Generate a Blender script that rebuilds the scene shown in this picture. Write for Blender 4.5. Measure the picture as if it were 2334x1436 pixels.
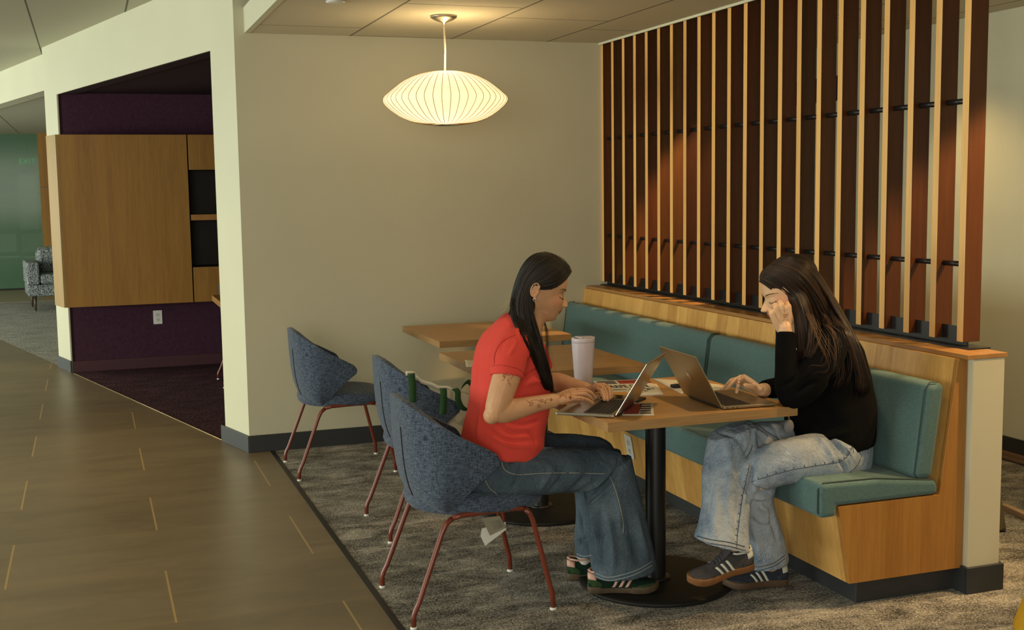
import bpy, bmesh, math, random
from mathutils import Vector, Matrix, noise as mnoise
import numpy as np
D = bpy.data
for o in list(D.objects): D.objects.remove(o)
SC = bpy.context.scene
COL = SC.collection
PI = math.pi

# ---------------------------------------------------------------- camera
CAM = Vector((-1.265, -6.8414, 1.4958)); F = 2707.96
YAW, PITCH, ROLL = 0.3412, -0.1068, -0.0145
FW = Vector((math.sin(YAW)*math.cos(PITCH), math.cos(YAW)*math.cos(PITCH), math.sin(PITCH)))
_rt = Vector((math.cos(YAW), -math.sin(YAW), 0)); _up = _rt.cross(FW)
RT = _rt*math.cos(ROLL) + _up*math.sin(ROLL); UP = -_rt*math.sin(ROLL) + _up*math.cos(ROLL)
cd = D.cameras.new('camera'); cam = D.objects.new('camera', cd); COL.objects.link(cam)
cd.sensor_width = 36; cd.lens = F/2334*36; cd.clip_end = 60
M = Matrix((( RT.x, UP.x, -FW.x, CAM.x), (RT.y, UP.y, -FW.y, CAM.y), (RT.z, UP.z, -FW.z, CAM.z), (0, 0, 0, 1)))
cam.matrix_world = M
SC.camera = cam

# ---------------------------------------------------------------- world, lights, exposure
w = D.worlds.new('world'); SC.world = w; w.use_nodes = True
w.node_tree.nodes['Background'].inputs[0].default_value = (0.80, 0.86, 0.66, 1)
w.node_tree.nodes['Background'].inputs[1].default_value = 0.13
SC.view_settings.view_transform = 'Standard'; SC.view_settings.look = 'None'
SC.view_settings.exposure = 0.0; SC.view_settings.gamma = 1.0; SC.view_settings.use_curve_mapping = False

def aim(o, loc, target):
    o.location = loc
    o.rotation_euler = (Vector(target)-Vector(loc)).to_track_quat('-Z', 'Y').to_euler()
def area(name, loc, target, sx, sy, power, color):
    l = D.lights.new(name, 'AREA'); l.shape = 'RECTANGLE'; l.size = sx; l.size_y = sy
    l.energy = power; l.color = color
    o = D.objects.new(name, l); COL.objects.link(o); aim(o, loc, target); return o
def spot(name, loc, target, power, color, ang=1.7, blend=0.6, r=0.04):
    l = D.lights.new(name, 'SPOT'); l.energy = power; l.color = color; l.spot_size = ang; l.spot_blend = blend
    l.shadow_soft_size = r
    o = D.objects.new(name, l); COL.objects.link(o); aim(o, loc, target); return o
DAY = (0.95, 1.0, 0.86)
area('window_daylight_side', (-9.4, -1.9, 1.15), (0.5, -1.6, 0.85), 6.5, 2.0, 500, DAY)
area('window_daylight_far', (-6.5, 7.2, 1.3), (-1.0, 8.2, 0.9), 7, 2.0, 230, DAY)
area('window_daylight_behind', (-3.2, -10.0, 1.7), (0.2, -1.0, 1.0), 4.0, 2.0, 165, (1.0, 0.94, 0.80))
WARM = (1.0, 0.60, 0.24)
spot('downlight_far', (2.40, -1.35, 2.34), (1.74, -0.85, 0.88), 170, WARM, 0.80, 0.5, 0.03)
spot('downlight_near', (2.45, -3.95, 2.34), (1.76, -3.15, 0.88), 150, WARM, 0.80, 0.5, 0.03)
spot('downlight_front', (2.9, -3.50, 2.36), (2.0, -4.4, 0.0), 150, (1.0, 0.68, 0.33), 1.8, 0.8, 0.06)
spot('downlight_aisle', (1.55, -4.6, 2.36), (1.2, -4.1, 0.0), 6, (1.0, 0.72, 0.40), 2.2, 0.9, 0.06)
spot('downlight_bay', (0.55, -5.6, 2.36), (0.4, -3.9, 0.0), 14, (1.0, 0.80, 0.52), 2.3, 0.9, 0.08)
spot('table_fill_spot', (0.75, -3.35, 2.36), (0.70, -3.0, 0.7), 40, (1.0, 0.74, 0.42), 1.5, 0.9, 0.06)  # added spot without a fixture, brightens the table tops
spot('downlight_wall', (2.9, -1.2, 2.34), (3.3, -1.9, 0.0), 36, (1.0, 0.62, 0.22), 1.5, 0.9, 0.05)
spot('downlight_corridor_near', (-2.4, -3.2, 2.7), (-2.2, -2.6, 0.0), 95, (1.0, 0.68, 0.30), 2.2, 1.0, 0.10)
spot('downlight_corridor_mid', (-2.4, 0.2, 2.7), (-2.2, 0.4, 0.0), 95, (1.0, 0.68, 0.30), 2.2, 1.0, 0.10)
spot('downlight_corridor_far', (-2.6, 3.6, 2.7), (-2.6, 3.8, 0.0), 50, (1.0, 0.74, 0.40), 2.2, 1.0, 0.10)

# ---------------------------------------------------------------- pixel helpers (2334x1436 frame -> points in the place)
def ray(u, v): return FW + RT*((u-1167)/F) - UP*((v-718)/F)
def atY(u, v, y): q = ray(u, v); return CAM + q*((y-CAM.y)/q.y)
def atX(u, v, x): q = ray(u, v); return CAM + q*((x-CAM.x)/q.x)
def atZ(u, v, z): q = ray(u, v); return CAM + q*((z-CAM.z)/q.z)
def proj(P):
    q = Vector(P)-CAM; z = q.dot(FW); return (1167+F*q.dot(RT)/z, 718-F*q.dot(UP)/z, z)

# ---------------------------------------------------------------- object helpers
def link(o): COL.objects.link(o); return o
def tag(o, label=None, cat=None, group=None, kind=None):
    if label: o['label'] = label
    if cat: o['category'] = cat
    if group: o['group'] = group
    if kind: o['kind'] = kind
    return o
def thing(name, label, cat, loc=(0, 0, 0), rz=0, group=None):
    o = link(D.objects.new(name, None)); o.location = loc; o.rotation_euler = (0, 0, rz)
    o.empty_display_size = 0.05
    return tag(o, label, cat, group)
def copy_tree(o, parent=None):
    c = o.copy(); COL.objects.link(c); c.parent = parent
    for ch in list(o.children): copy_tree(ch, c)
    return c

class MB:
    def __init__(s): s.v = []; s.f = []; s.m = []; s.sm = []
    def add(s, vs, fs, mi=0, smooth=False):
        b = len(s.v); s.v += [Vector(p) for p in vs]
        for f in fs: s.f.append([b+i for i in f]); s.m.append(mi); s.sm.append(smooth)
        return s
    def box(s, x0, x1, y0, y1, z0, z1, mi=0):
        vs = [(x, y, z) for z in (z0, z1) for y in (y0, y1) for x in (x0, x1)]
        return s.add(vs, [(0, 2, 3, 1), (4, 5, 7, 6), (0, 1, 5, 4), (2, 6, 7, 3), (0, 4, 6, 2), (1, 3, 7, 5)], mi)
    def obox(s, c, ax, ay, az, hx, hy, hz, mi=0):
        c = Vector(c); vs = [c+ax*(i*hx)+ay*(j*hy)+az*(k*hz) for k in (-1, 1) for j in (-1, 1) for i in (-1, 1)]
        return s.add(vs, [(0, 2, 3, 1), (4, 5, 7, 6), (0, 1, 5, 4), (2, 6, 7, 3), (0, 4, 6, 2), (1, 3, 7, 5)], mi)
    def prism(s, poly, axis, a, b, mi=0, smooth=False):
        def P(p, t):
            return {'x': (t, p[0], p[1]), 'y': (p[0], t, p[1]), 'z': (p[0], p[1], t)}[axis]
        n = len(poly); vs = [P(p, a) for p in poly]+[P(p, b) for p in poly]
        fs = [list(range(n))[::-1], list(range(n, 2*n))]+[(i, (i+1) % n, n+(i+1) % n, n+i) for i in range(n)]
        return s.add(vs, fs, mi, smooth)
    def tube(s, pts, r, n=10, caps=True, mi=0, flat=None):
        pts = [Vector(p) for p in pts]; N = len(pts)
        rs = r if isinstance(r, (list, tuple)) else [r]*N
        tang = []
        for i in range(N):
            t = pts[min(i+1, N-1)]-pts[max(i-1, 0)]; tang.append(t.normalized() if t.length > 1e-9 else Vector((0, 0, 1)))
        a = tang[0].orthogonal().normalized(); b0 = len(s.v)
        if flat is not None:
            a = (Vector(flat)-tang[0]*Vector(flat).dot(tang[0])).normalized()
        for i in range(N):
            a = (a-tang[i]*a.dot(tang[i])).normalized(); b = tang[i].cross(a)
            rr = rs[i]; ra, rb = (rr if isinstance(rr, (list, tuple)) else (rr, rr))
            for k in range(n):
                t = 2*PI*k/n; s.v.append(pts[i]+a*(ra*math.cos(t))+b*(rb*math.sin(t)))
        for i in range(N-1):
            for k in range(n):
                s.f.append([b0+i*n+k, b0+i*n+(k+1) % n, b0+(i+1)*n+(k+1) % n, b0+(i+1)*n+k]); s.m.append(mi); s.sm.append(True)
        if caps:
            s.f.append([b0+k for k in range(n)][::-1]); s.m.append(mi); s.sm.append(False)
            s.f.append([b0+(N-1)*n+k for k in range(n)]); s.m.append(mi); s.sm.append(False)
        return s
    def lathe(s, prof, n=32, c=(0, 0, 0), mi=0, smooth=True):
        b0 = len(s.v); c = Vector(c)
        for r, z in prof:
            for k in range(n):
                t = 2*PI*k/n; s.v.append(c+Vector((r*math.cos(t), r*math.sin(t), z)))
        for i in range(len(prof)-1):
            for k in range(n):
                s.f.append([b0+i*n+k, b0+i*n+(k+1) % n, b0+(i+1)*n+(k+1) % n, b0+(i+1)*n+k]); s.m.append(mi); s.sm.append(smooth)
        return s
    def grid(s, rows, closed=False, mi=0, smooth=True):
        b0 = len(s.v); n = len(rows[0])
        for r in rows: s.v += [Vector(p) for p in r]
        for i in range(len(rows)-1):
            for k in range(n if closed else n-1):
                s.f.append([b0+i*n+k, b0+i*n+(k+1) % n, b0+(i+1)*n+(k+1) % n, b0+(i+1)*n+k]); s.m.append(mi); s.sm.append(smooth)
        return s
    def ball(s, c, rx, ry=None, rz=None, n=16, m=10, mi=0, R=None):
        ry = ry or rx; rz = rz or rx; c = Vector(c); b0 = len(s.v)
        for i in range(m+1):
            ph = -PI/2+PI*i/m
            for k in range(n):
                t = 2*PI*k/n; p = Vector((rx*math.cos(ph)*math.cos(t), ry*math.cos(ph)*math.sin(t), rz*math.sin(ph)))
                s.v.append(c+(R @ p if R else p))
        for i in range(m):
            for k in range(n):
                s.f.append([b0+i*n+k, b0+i*n+(k+1) % n, b0+(i+1)*n+(k+1) % n, b0+(i+1)*n+k]); s.m.append(mi); s.sm.append(True)
        return s
    def build(s, name, mats, parent=None, world=True, bevel=0, seg=2, wn=False, smooth=None, solid=0, sub=0):
        """world=True: vertices are given in world space (parent only translated)"""
        me = D.meshes.new(name)
        off = Vector((0, 0, 0))
        if parent is not None and world:
            p = parent
            while p is not None: off += p.location; p = p.parent
        me.from_pydata([p-off for p in s.v], [], s.f)
        if not isinstance(mats, (list, tuple)): mats = [mats]
        for m in mats: me.materials.append(m)
        me.polygons.foreach_set('material_index', s.m)
        me.polygons.foreach_set('use_smooth', [smooth if smooth is not None else q for q in s.sm])
        me.update()
        o = link(D.objects.new(name, me)); o.parent = parent
        bm = bmesh.new(); bm.from_mesh(me); bmesh.ops.remove_doubles(bm, verts=bm.verts, dist=1e-6)
        bmesh.ops.recalc_face_normals(bm, faces=bm.faces); bm.to_mesh(me); bm.free()
        if solid:
            q = o.modifiers.new('s', 'SOLIDIFY'); q.thickness = solid; q.offset = 0
        if bevel:
            q = o.modifiers.new('b', 'BEVEL'); q.width = bevel; q.segments = seg; q.limit_method = 'ANGLE'; q.angle_limit = 0.6
        if wn:
            for pl in me.polygons: pl.use_smooth = True
            q = o.modifiers.new('w', 'WEIGHTED_NORMAL'); q.keep_sharp = True
        if sub:
            q = o.modifiers.new('u', 'SUBSURF'); q.levels = sub; q.render_levels = sub
        return o
def struct(o): o['kind'] = 'structure'; return o

# ---------------------------------------------------------------- materials
class NT:
    def __init__(s, name):
        s.mat = D.materials.new(name); s.mat.use_nodes = True; s.t = s.mat.node_tree; s.N = s.t.nodes; s.L = s.t.links
        s.bsdf = s.N['Principled BSDF']
    def n(s, typ, **kw):
        q = s.N.new(typ)
        for k, v in kw.items():
            if k.startswith('i_'):
                key = k[2:]; q.inputs[int(key) if key.isdigit() else key.replace('_', ' ')].default_value = v
            else: setattr(q, k, v)
        return q
    def l(s, a, b): s.L.new(a, b)
    def math(s, op, a, b=None, c=None, clamp=False):
        q = s.N.new('ShaderNodeMath'); q.operation = op; q.use_clamp = clamp
        for i, x in enumerate((a, b, c)):
            if x is None: continue
            if isinstance(x, (int, float)): q.inputs[i].default_value = x
            else: s.l(x, q.inputs[i])
        return q.outputs[0]
    def coord(s, kind='world', scale=(1, 1, 1), rot=(0, 0, 0)):
        if kind == 'world': src = s.n('ShaderNodeNewGeometry').outputs['Position']
        else: src = s.n('ShaderNodeTexCoord').outputs['Object' if kind == 'object' else kind]
        mp = s.n('ShaderNodeMapping'); mp.inputs['Scale'].default_value = scale; mp.inputs['Rotation'].default_value = rot
        s.l(src, mp.inputs[0]); return mp.outputs[0]
    def noise(s, vec, scale=5, detail=3, rough=0.5, dist=0):
        q = s.n('ShaderNodeTexNoise'); q.inputs['Scale'].default_value = scale; q.inputs['Detail'].default_value = detail
        q.inputs['Roughness'].default_value = rough; q.inputs['Distortion'].default_value = dist
        s.l(vec, q.inputs['Vector']); return q.outputs['Fac']
    def ramp(s, fac, stops):
        q = s.n('ShaderNodeValToRGB'); e = q.color_ramp.elements
        while len(e) < len(stops): e.new(0.5)
        for el, (p, c) in zip(e, stops): el.position = p; el.color = (*c, 1) if len(c) == 3 else c
        s.l(fac, q.inputs[0]); return q.outputs[0]
    def mix(s, fac, a, b, mode='MIX'):
        q = s.n('ShaderNodeMix'); q.data_type = 'RGBA'; q.blend_type = mode
        for sock, x in ((q.inputs[0], fac), (q.inputs[6], a), (q.inputs[7], b)):
            if isinstance(x, (int, float)): sock.default_value = x
            elif isinstance(x, tuple): sock.default_value = (*x, 1) if len(x) == 3 else x
            else: s.l(x, sock)
        return q.outputs[2]
    def bump(s, h, strength=0.3, dist=0.002):
        q = s.n('ShaderNodeBump'); q.inputs['Strength'].default_value = strength; q.inputs['Distance'].default_value = dist
        s.l(h, q.inputs['Height']); s.l(q.outputs[0], s.bsdf.inputs['Normal'])
    def out(s, col=None, rough=None, metal=None, spec=None):
        for sock, x in (('Base Color', col), ('Roughness', rough), ('Metallic', metal), ('Specular IOR Level', spec)):
            if x is None: continue
            if isinstance(x, (int, float)): s.bsdf.inputs[sock].default_value = x
            elif isinstance(x, tuple): s.bsdf.inputs[sock].default_value = (*x, 1)
            else: s.l(x, s.bsdf.inputs[sock])
        return s.mat
def lin(r, g, b):
    f = lambda c: (c/255/12.92) if c/255 <= 0.04045 else ((c/255+0.055)/1.055)**2.4
    return (f(r), f(g), f(b))
def mul(c, k): return tuple(x*k for x in c)

def flat(name, c, rough=0.5, metal=0, spec=None, var=0.06, scale=12, bump=0.0):
    t = NT(name); v = t.coord('object'); n = t.noise(v, scale, 4)
    col = t.ramp(n, [(0.3, mul(c, 1-var)), (0.7, mul(c, 1+var))])
    if bump: t.bump(t.noise(v, scale*12, 3), bump, 0.001)
    return t.out(col, rough, metal, spec)

def paint(name, c):
    t = NT(name); v = t.coord('world'); n = t.noise(v, 1.2, 3); f = t.noise(v, 260, 2)
    col = t.ramp(n, [(0.3, mul(c, 0.97)), (0.7, mul(c, 1.03))]); t.bump(f, 0.08, 0.001)
    return t.out(col, 0.62, 0, 0.3)
def wood(name, dark, light, axis='z', space='world', scale=1.0, planks=None, rough=0.42, rand=0.0, red=None):
    """fine straight grain along the axis; planks = (axis index, width) gives boards of different tone"""
    t = NT(name)
    st = {'x': (2.2, 38, 38), 'y': (38, 2.2, 38), 'z': (38, 38, 2.2)}[axis]
    v = t.coord(space, tuple(k*scale for k in st)); base = v
    big = t.coord(space, tuple(k*scale*0.16 for k in st))
    n1 = t.noise(v, 2.4, 5, 0.65, 0.4); n2 = t.noise(big, 2.0, 3, 0.5, 0.8)
    f = t.math('ADD', t.math('MULTIPLY', n1, 0.55), t.math('MULTIPLY', n2, 0.45))
    if planks:
        ax, wd = planks
        src = t.n('ShaderNodeNewGeometry').outputs['Position'] if space == 'world' else t.n('ShaderNodeTexCoord').outputs['Object']
        sp = t.n('ShaderNodeSeparateXYZ'); t.l(src, sp.inputs[0])
        idx = t.math('FLOOR', t.math('DIVIDE', sp.outputs[ax], wd))
        wn = t.n('ShaderNodeTexWhiteNoise'); wn.noise_dimensions = '1D'; t.l(idx, wn.inputs['W'])
        f = t.math('ADD', f, t.math('MULTIPLY', t.math('SUBTRACT', wn.outputs[0], 0.5), 0.28 if ax == 1 else 0.12))
    if rand:
        oi = t.n('ShaderNodeObjectInfo')
        f = t.math('ADD', f, t.math('MULTIPLY', t.math('SUBTRACT', oi.outputs['Random'], 0.5), rand))
    col = t.ramp(f, [(0.22, dark), (0.78, light)])
    if red:
        oi = t.n('ShaderNodeObjectInfo')
        wn = t.n('ShaderNodeTexWhiteNoise'); wn.noise_dimensions = '1D'; t.l(oi.outputs['Random'], wn.inputs['W'])
        col = t.mix(wn.outputs[0], col, t.mix(1.0, col, red, 'MULTIPLY'))
    t.bump(n1, 0.10, 0.001)
    return t.out(col, rough, 0, 0.35)

PAINT = paint('wall_paint', (0.565, 0.535, 0.395))
PAINTW = paint('white_paint', (0.66, 0.66, 0.50))
BASE = flat('black_rubber_baseboard', (0.030, 0.033, 0.036), 0.5, 0, 0.4)
BASEG = flat('grey_rubber_baseboard', (0.060, 0.068, 0.075), 0.5, 0, 0.4)
PURW = flat('purple_wallcovering', (0.052, 0.018, 0.036), 0.75, 0, 0.2, 0.2, 40)
PURB = flat('maroon_baseboard', (0.050, 0.009, 0.016), 0.5)
PURC = flat('purple_ceiling', (0.034, 0.012, 0.018), 0.8, 0, 0.2)
BLACK = flat('black_metal', (0.010, 0.010, 0.011), 0.38, 0.0, 0.5)
DISC = flat('black_powder_coat', (0.011, 0.0105, 0.010), 0.55, 0.0, 0.25)
BLACKM = flat('black_matte', (0.012, 0.012, 0.013), 0.7)
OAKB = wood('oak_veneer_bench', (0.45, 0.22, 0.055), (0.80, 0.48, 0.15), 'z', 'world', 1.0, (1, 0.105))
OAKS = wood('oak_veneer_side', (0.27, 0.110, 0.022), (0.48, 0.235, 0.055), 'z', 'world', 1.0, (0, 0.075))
OAKC = wood('oak_veneer_cabinet', (0.22, 0.095, 0.014), (0.40, 0.20, 0.032), 'z', 'world', 1.0, (0, 0.11))
OAKE = wood('oak_veneer_cabinet_end', (0.34, 0.22, 0.08), (0.47, 0.32, 0.13), 'z', 'world', 1.0)
CAPW = wood('oak_cap', (0.24, 0.105, 0.032), (0.46, 0.25, 0.085), 'y', 'world', 1.0)
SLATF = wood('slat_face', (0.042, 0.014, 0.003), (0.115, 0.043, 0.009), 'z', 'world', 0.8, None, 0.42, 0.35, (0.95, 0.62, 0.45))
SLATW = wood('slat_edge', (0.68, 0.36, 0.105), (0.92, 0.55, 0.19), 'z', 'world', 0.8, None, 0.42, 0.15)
TABW = wood('table_laminate', (0.33, 0.170, 0.058), (0.50, 0.285, 0.110), 'x', 'object', 1.0, None, 0.38)
TABE = wood('table_edge_ply', (0.24, 0.125, 0.045), (0.48, 0.29, 0.12), 'x', 'object', 1.6, None, 0.45)

def ceiling_mat(name, c, x0, px, y0, py, step):
    t = NT(name); src = t.n('ShaderNodeNewGeometry').outputs['Position']; sp = t.n('ShaderNodeSeparateXYZ'); t.l(src, sp.inputs[0])
    u = t.math('DIVIDE', t.math('SUBTRACT', sp.outputs[0], x0), px); iu = t.math('FLOOR', u); fu = t.math('FRACT', u)
    vv = t.math('DIVIDE', t.math('SUBTRACT', t.math('SUBTRACT', sp.outputs[1], y0), t.math('MULTIPLY', iu, step)), py); fv = t.math('FRACT', vv)
    du = t.math('MULTIPLY', t.math('ABSOLUTE', t.math('SUBTRACT', t.math('FRACT', t.math('ADD', u, 0.5)), 0.5)), px)
    dv = t.math('MULTIPLY', t.math('ABSOLUTE', t.math('SUBTRACT', t.math('FRACT', t.math('ADD', vv, 0.5)), 0.5)), py)
    m = t.math('MINIMUM', du, dv); g = t.math('LESS_THAN', m, 0.006)
    f = t.noise(t.coord('world'), 300, 2)
    col = t.mix(g, t.ramp(f, [(0.3, mul(c, 0.95)), (0.7, mul(c, 1.04))]), mul(c, 0.30))
    t.bump(t.math('ADD', t.math('MULTIPLY', t.math('SUBTRACT', 1.0, g), 3.0), f), 0.15, 0.003)
    return t.out(col, 0.85, 0, 0.1)
CEILL = ceiling_mat('ceiling_tile_low', (0.64, 0.59, 0.45), 0.204, 0.605, -1.24, 1.22, 0.33)
CEILH = ceiling_mat('ceiling_tile_high', (0.55, 0.54, 0.42), -0.95, 0.62, 0.3, 60.0, 0.33)

def tile_mat():
    t = NT('floor_tile'); src = t.n('ShaderNodeNewGeometry').outputs['Position']; sp = t.n('ShaderNodeSeparateXYZ'); t.l(src, sp.inputs[0])
    r0, tw, tx, tL = -2.046, 0.61, -1.6302, 1.1784
    v = t.math('DIVIDE', t.math('SUBTRACT', sp.outputs[1], r0), tw); row = t.math('FLOOR', v)
    par = t.math('MULTIPLY', t.math('FRACT', t.math('MULTIPLY', row, 0.5)), 1.0)      # 0 or .5
    u = t.math('ADD', t.math('DIVIDE', t.math('SUBTRACT', sp.outputs[0], tx), tL), par)
    dv = t.math('MULTIPLY', t.math('ABSOLUTE', t.math('SUBTRACT', t.math('FRACT', t.math('ADD', v, 0.5)), 0.5)), tw)
    du = t.math('MULTIPLY', t.math('ABSOLUTE', t.math('SUBTRACT', t.math('FRACT', t.math('ADD', u, 0.5)), 0.5)), tL)
    gv = t.math('LESS_THAN', dv, 0.0016); gu = t.math('LESS_THAN', du, 0.0040)
    cb = t.n('ShaderNodeCombineXYZ'); t.l(t.math('FLOOR', u), cb.inputs[0]); t.l(row, cb.inputs[1])
    wn = t.n('ShaderNodeTexWhiteNoise'); wn.noise_dimensions = '2D'; t.l(cb.outputs[0], wn.inputs['Vector'])
    st = t.noise(t.coord('world', (1.0, 3.2, 1)), 2.2, 5, 0.6, 0.6); st2 = t.noise(t.coord('world', (1.0, 5.0, 1)), 9, 4)
    f = t.math('ADD', t.math('ADD', t.math('MULTIPLY', st, 0.6), t.math('MULTIPLY', st2, 0.25)), t.math('MULTIPLY', wn.outputs[0], 0.16))
    col = t.ramp(f, [(0.25, (0.130, 0.103, 0.068)), (0.80, (0.255, 0.202, 0.128))])
    col = t.mix(gv, col, (0.26, 0.17, 0.075)); col = t.mix(gu, col, (0.42, 0.29, 0.14))
    ro = t.math('ADD', 0.30, t.math('MULTIPLY', st2, 0.14))
    t.bump(t.math('MAXIMUM', gu, gv), -0.5, 0.002)
    return t.out(col, ro, 0, 0.5)
TILE = tile_mat()

def carpet_mat(name, dark, mid, light, patch=0.5, sc=250, stretch=(1, 1, 1)):
    t = NT(name)
    v = t.coord('world', stretch); f = t.noise(v, sc, 2, 0.7); f2 = t.noise(v, sc*0.45, 2, 0.6)
    big = t.noise(t.coord('world', (1.2, 2.3, 1)), 3.4, 6, 0.70, 0.5)
    m = t.math('ADD', t.math('ADD', t.math('MULTIPLY', t.math('SUBTRACT', f, 0.5), 1.5), t.math('MULTIPLY', t.math('SUBTRACT', f2, 0.5), 1.0)), t.math('MULTIPLY', t.math('SUBTRACT', big, 0.5), patch*2.4))
    m = t.math('ADD', m, 0.5, None, True)
    col = t.ramp(m, [(0.15, dark), (0.5, mid), (0.9, light)])
    t.bump(t.math('ADD', f, f2), 1.0, 0.012)
    return t.out(col, 0.95, 0, 0.05)
CARP = carpet_mat('grey_brown_carpet', (0.050, 0.048, 0.046), (0.33, 0.32, 0.295), (0.86, 0.82, 0.74), 0.62)
CARPF = carpet_mat('lounge_carpet', (0.18, 0.18, 0.17), (0.34, 0.34, 0.31), (0.52, 0.51, 0.46), 0.5, 90)
CARPP = carpet_mat('purple_carpet', (0.020, 0.013, 0.018), (0.060, 0.032, 0.042), (0.16, 0.075, 0.09), 0.3, 200, (1.0, 0.25, 1))

def fabric(name, c1, c2, s=420, space='object', amt=1.0, rough=0.9):
    t = NT(name)
    a = t.noise(t.coord(space, (1, 1, 0.12)), s, 3, 0.7); b = t.noise(t.coord(space, (0.12, 0.12, 1)), s, 3, 0.7)
    f = t.math('ADD', t.math('MULTIPLY', a, 0.5), t.math('MULTIPLY', b, 0.5))
    col = t.ramp(f, [(0.5-0.14*amt, c1), (0.5+0.14*amt, c2)]); t.bump(f, 0.5, 0.002)
    t.out(col, rough, 0, 0.15); t.bsdf.inputs['Sheen Weight'].default_value = 0.15
    return t.mat
TWEED = fabric('navy_tweed', (0.010, 0.015, 0.030), (0.115, 0.155, 0.225), 400, 'object', 0.8)
TWEEDP = fabric('purple_tweed', (0.02, 0.012, 0.02), (0.10, 0.06, 0.09), 330)
TEAL = fabric('teal_upholstery', (0.062, 0.118, 0.120), (0.112, 0.205, 0.208), 500, 'object', 1.0, 0.75)
TEALP = flat('teal_piping', (0.035, 0.055, 0.05), 0.8)
REDM = flat('rust_red_metal', (0.165, 0.032, 0.016), 0.28, 0.0, 0.6)
WHITEP = flat('white_plastic', (0.74, 0.74, 0.70), 0.4)
STEEL = flat('brushed_steel', (0.42, 0.38, 0.30), 0.35, 1.0)

# ---------------------------------------------------------------- the room
WN = Vector((-1.006, 3.756, 0)).normalized(); WI = Vector((WN.y, -WN.x, 0))      # along the slanted wall, and its inner side
WA = Vector((-0.449, 0.0, 0))
def wpt(s, d=0, z=0): return WA + WN*s + WI*d + Vector((0, 0, z))
def wbox(mb, s0, s1, d0, d1, z0, z1, mi=0):
    vs = [wpt(s, d, z) for z in (z0, z1) for d in (d0, d1) for s in (s0, s1)]
    return mb.add(vs, [(0, 2, 3, 1), (4, 5, 7, 6), (0, 1, 5, 4), (2, 6, 7, 3), (0, 4, 6, 2), (1, 3, 7, 5)], mi)
H1, H2, ZL = 2.73, 2.373, 2.44
def poly(name, pts, z, mat, th=0.0):
    mb = MB()
    if th: mb.prism([(p[0], p[1]) for p in pts], 'z', z, z+th)
    else: mb.add([(p[0], p[1], z) for p in pts], [list(range(len(pts)))])
    return mb.build(name, mat)
line = lambda s, d=0: (wpt(s, d).x, wpt(s, d).y)
struct(poly('floor', [(-9, -12), (-0.336, -12), (-0.336, 0.05), line(0.05, 0.02), line(14.5, 0.02), (-9, 14)], -0.02, TILE, 0.02))
struct(poly('floor_carpet', [(-0.312, -12), (3.6, -12), (3.6, 1.3), (1.7, 1.3), (1.7, 0.05), (-0.312, 0.05)], -0.02, CARP, 0.021))
struct(MB().box(-0.336, -0.312, -12, 0.02, -0.02, 0.003).build('trim_carpet_edge', BLACK))
struct(poly('floor_booth', [line(0.1, 0.0), (1.6, 0.1), (1.6, 3.8), line(3.92, 0.0)], -0.018, CARPP, 0.0186))
struct(poly('floor_lounge', [line(4.1, 0.02), (2.5, 4.0), (2.5, 11.12), (-2.46, 11.12), line(10.6, 0.02)], -0.018, CARPF, 0.0185))
t = flat('beige_tile', (0.30, 0.24, 0.15), 0.4)
struct(MB().box(-7, 3, 11.12, 13.5, -0.018, 0.004).build('floor_far', t))
mb = MB(); mb.tube([wpt(0.1, 0.0, 0.001), wpt(3.8, 0.0, 0.001)], 0.003, 6); struct(mb.build('trim_booth_threshold', flat('brass_strip', (0.45, 0.36, 0.2), 0.4, 0.6)))

# back wall of the seating bay, and the slanted wall with the booth opening
struct(MB().box(-0.449, 1.87, 0.0, 0.12, 0, 2.75).build('wall_back', PAINT))
mb = MB(); wbox(mb, -0.0, 0.37, 0, 0.012, 0, H1+0.05); wbox(mb, 3.88, 4.28, 0, 0.012, 0, H1+0.05); wbox(mb, 0.37, 3.88, 0, 0.012, 2.312, H1+0.05); wbox(mb, 4.20, 4.28, 0.012, 0.13, 0, H1+0.05); wbox(mb, -0.0, 0.1, 0.012, 0.12, 0, H1+.05)
struct(mb.build('wall_left', PAINTW))
mb = MB(); wbox(mb, 0.14, 0.372, 0.0121, 0.13, 0, 2.6); wbox(mb, 3.878, 4.19, 0.0121, 0.13, 0, 2.6); wbox(mb, 0.372, 3.878, 0.0121, 0.13, 2.312, 2.6)
struct(mb.build('wall_booth_lining', PURC))
# booth interior
mb = MB(); mb.box(-1.425, 1.6, 3.755, 3.85, 0, 2.35); mb.box(1.6, 1.7, 0.12, 3.85, 0, 2.35); mb.box(-0.2, 1.7, 0.121, 0.15, 0, 2.35)
struct(mb.build('wall_booth', PURW))
struct(poly('ceiling_booth', [line(0.2, 0.13), (1.7, 0.1), (1.7, 3.85), line(3.95, 0.13)], 2.325, PURC, 0.03))
struct(MB().box(-1.440, 1.6, 3.738, 3.755, 0, 0.092).build('baseboard_booth', PURB))
# baseboards
struct(MB().box(-0.452, 1.2, -0.012, 0.0, 0, 0.099).build('baseboard_back', BASE, bevel=0.002))
mb = MB(); wbox(mb, -0.008, 0.415, -0.012, 0.0, 0, 0.099); wbox(mb, 3.86, 4.29, -0.012, 0.0, 0, 0.099); wbox(mb, 0.374, 0.382, 0, 0.12, 0, 0.099)
struct(mb.build('baseboard_left', BASEG, bevel=0.002))
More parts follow.
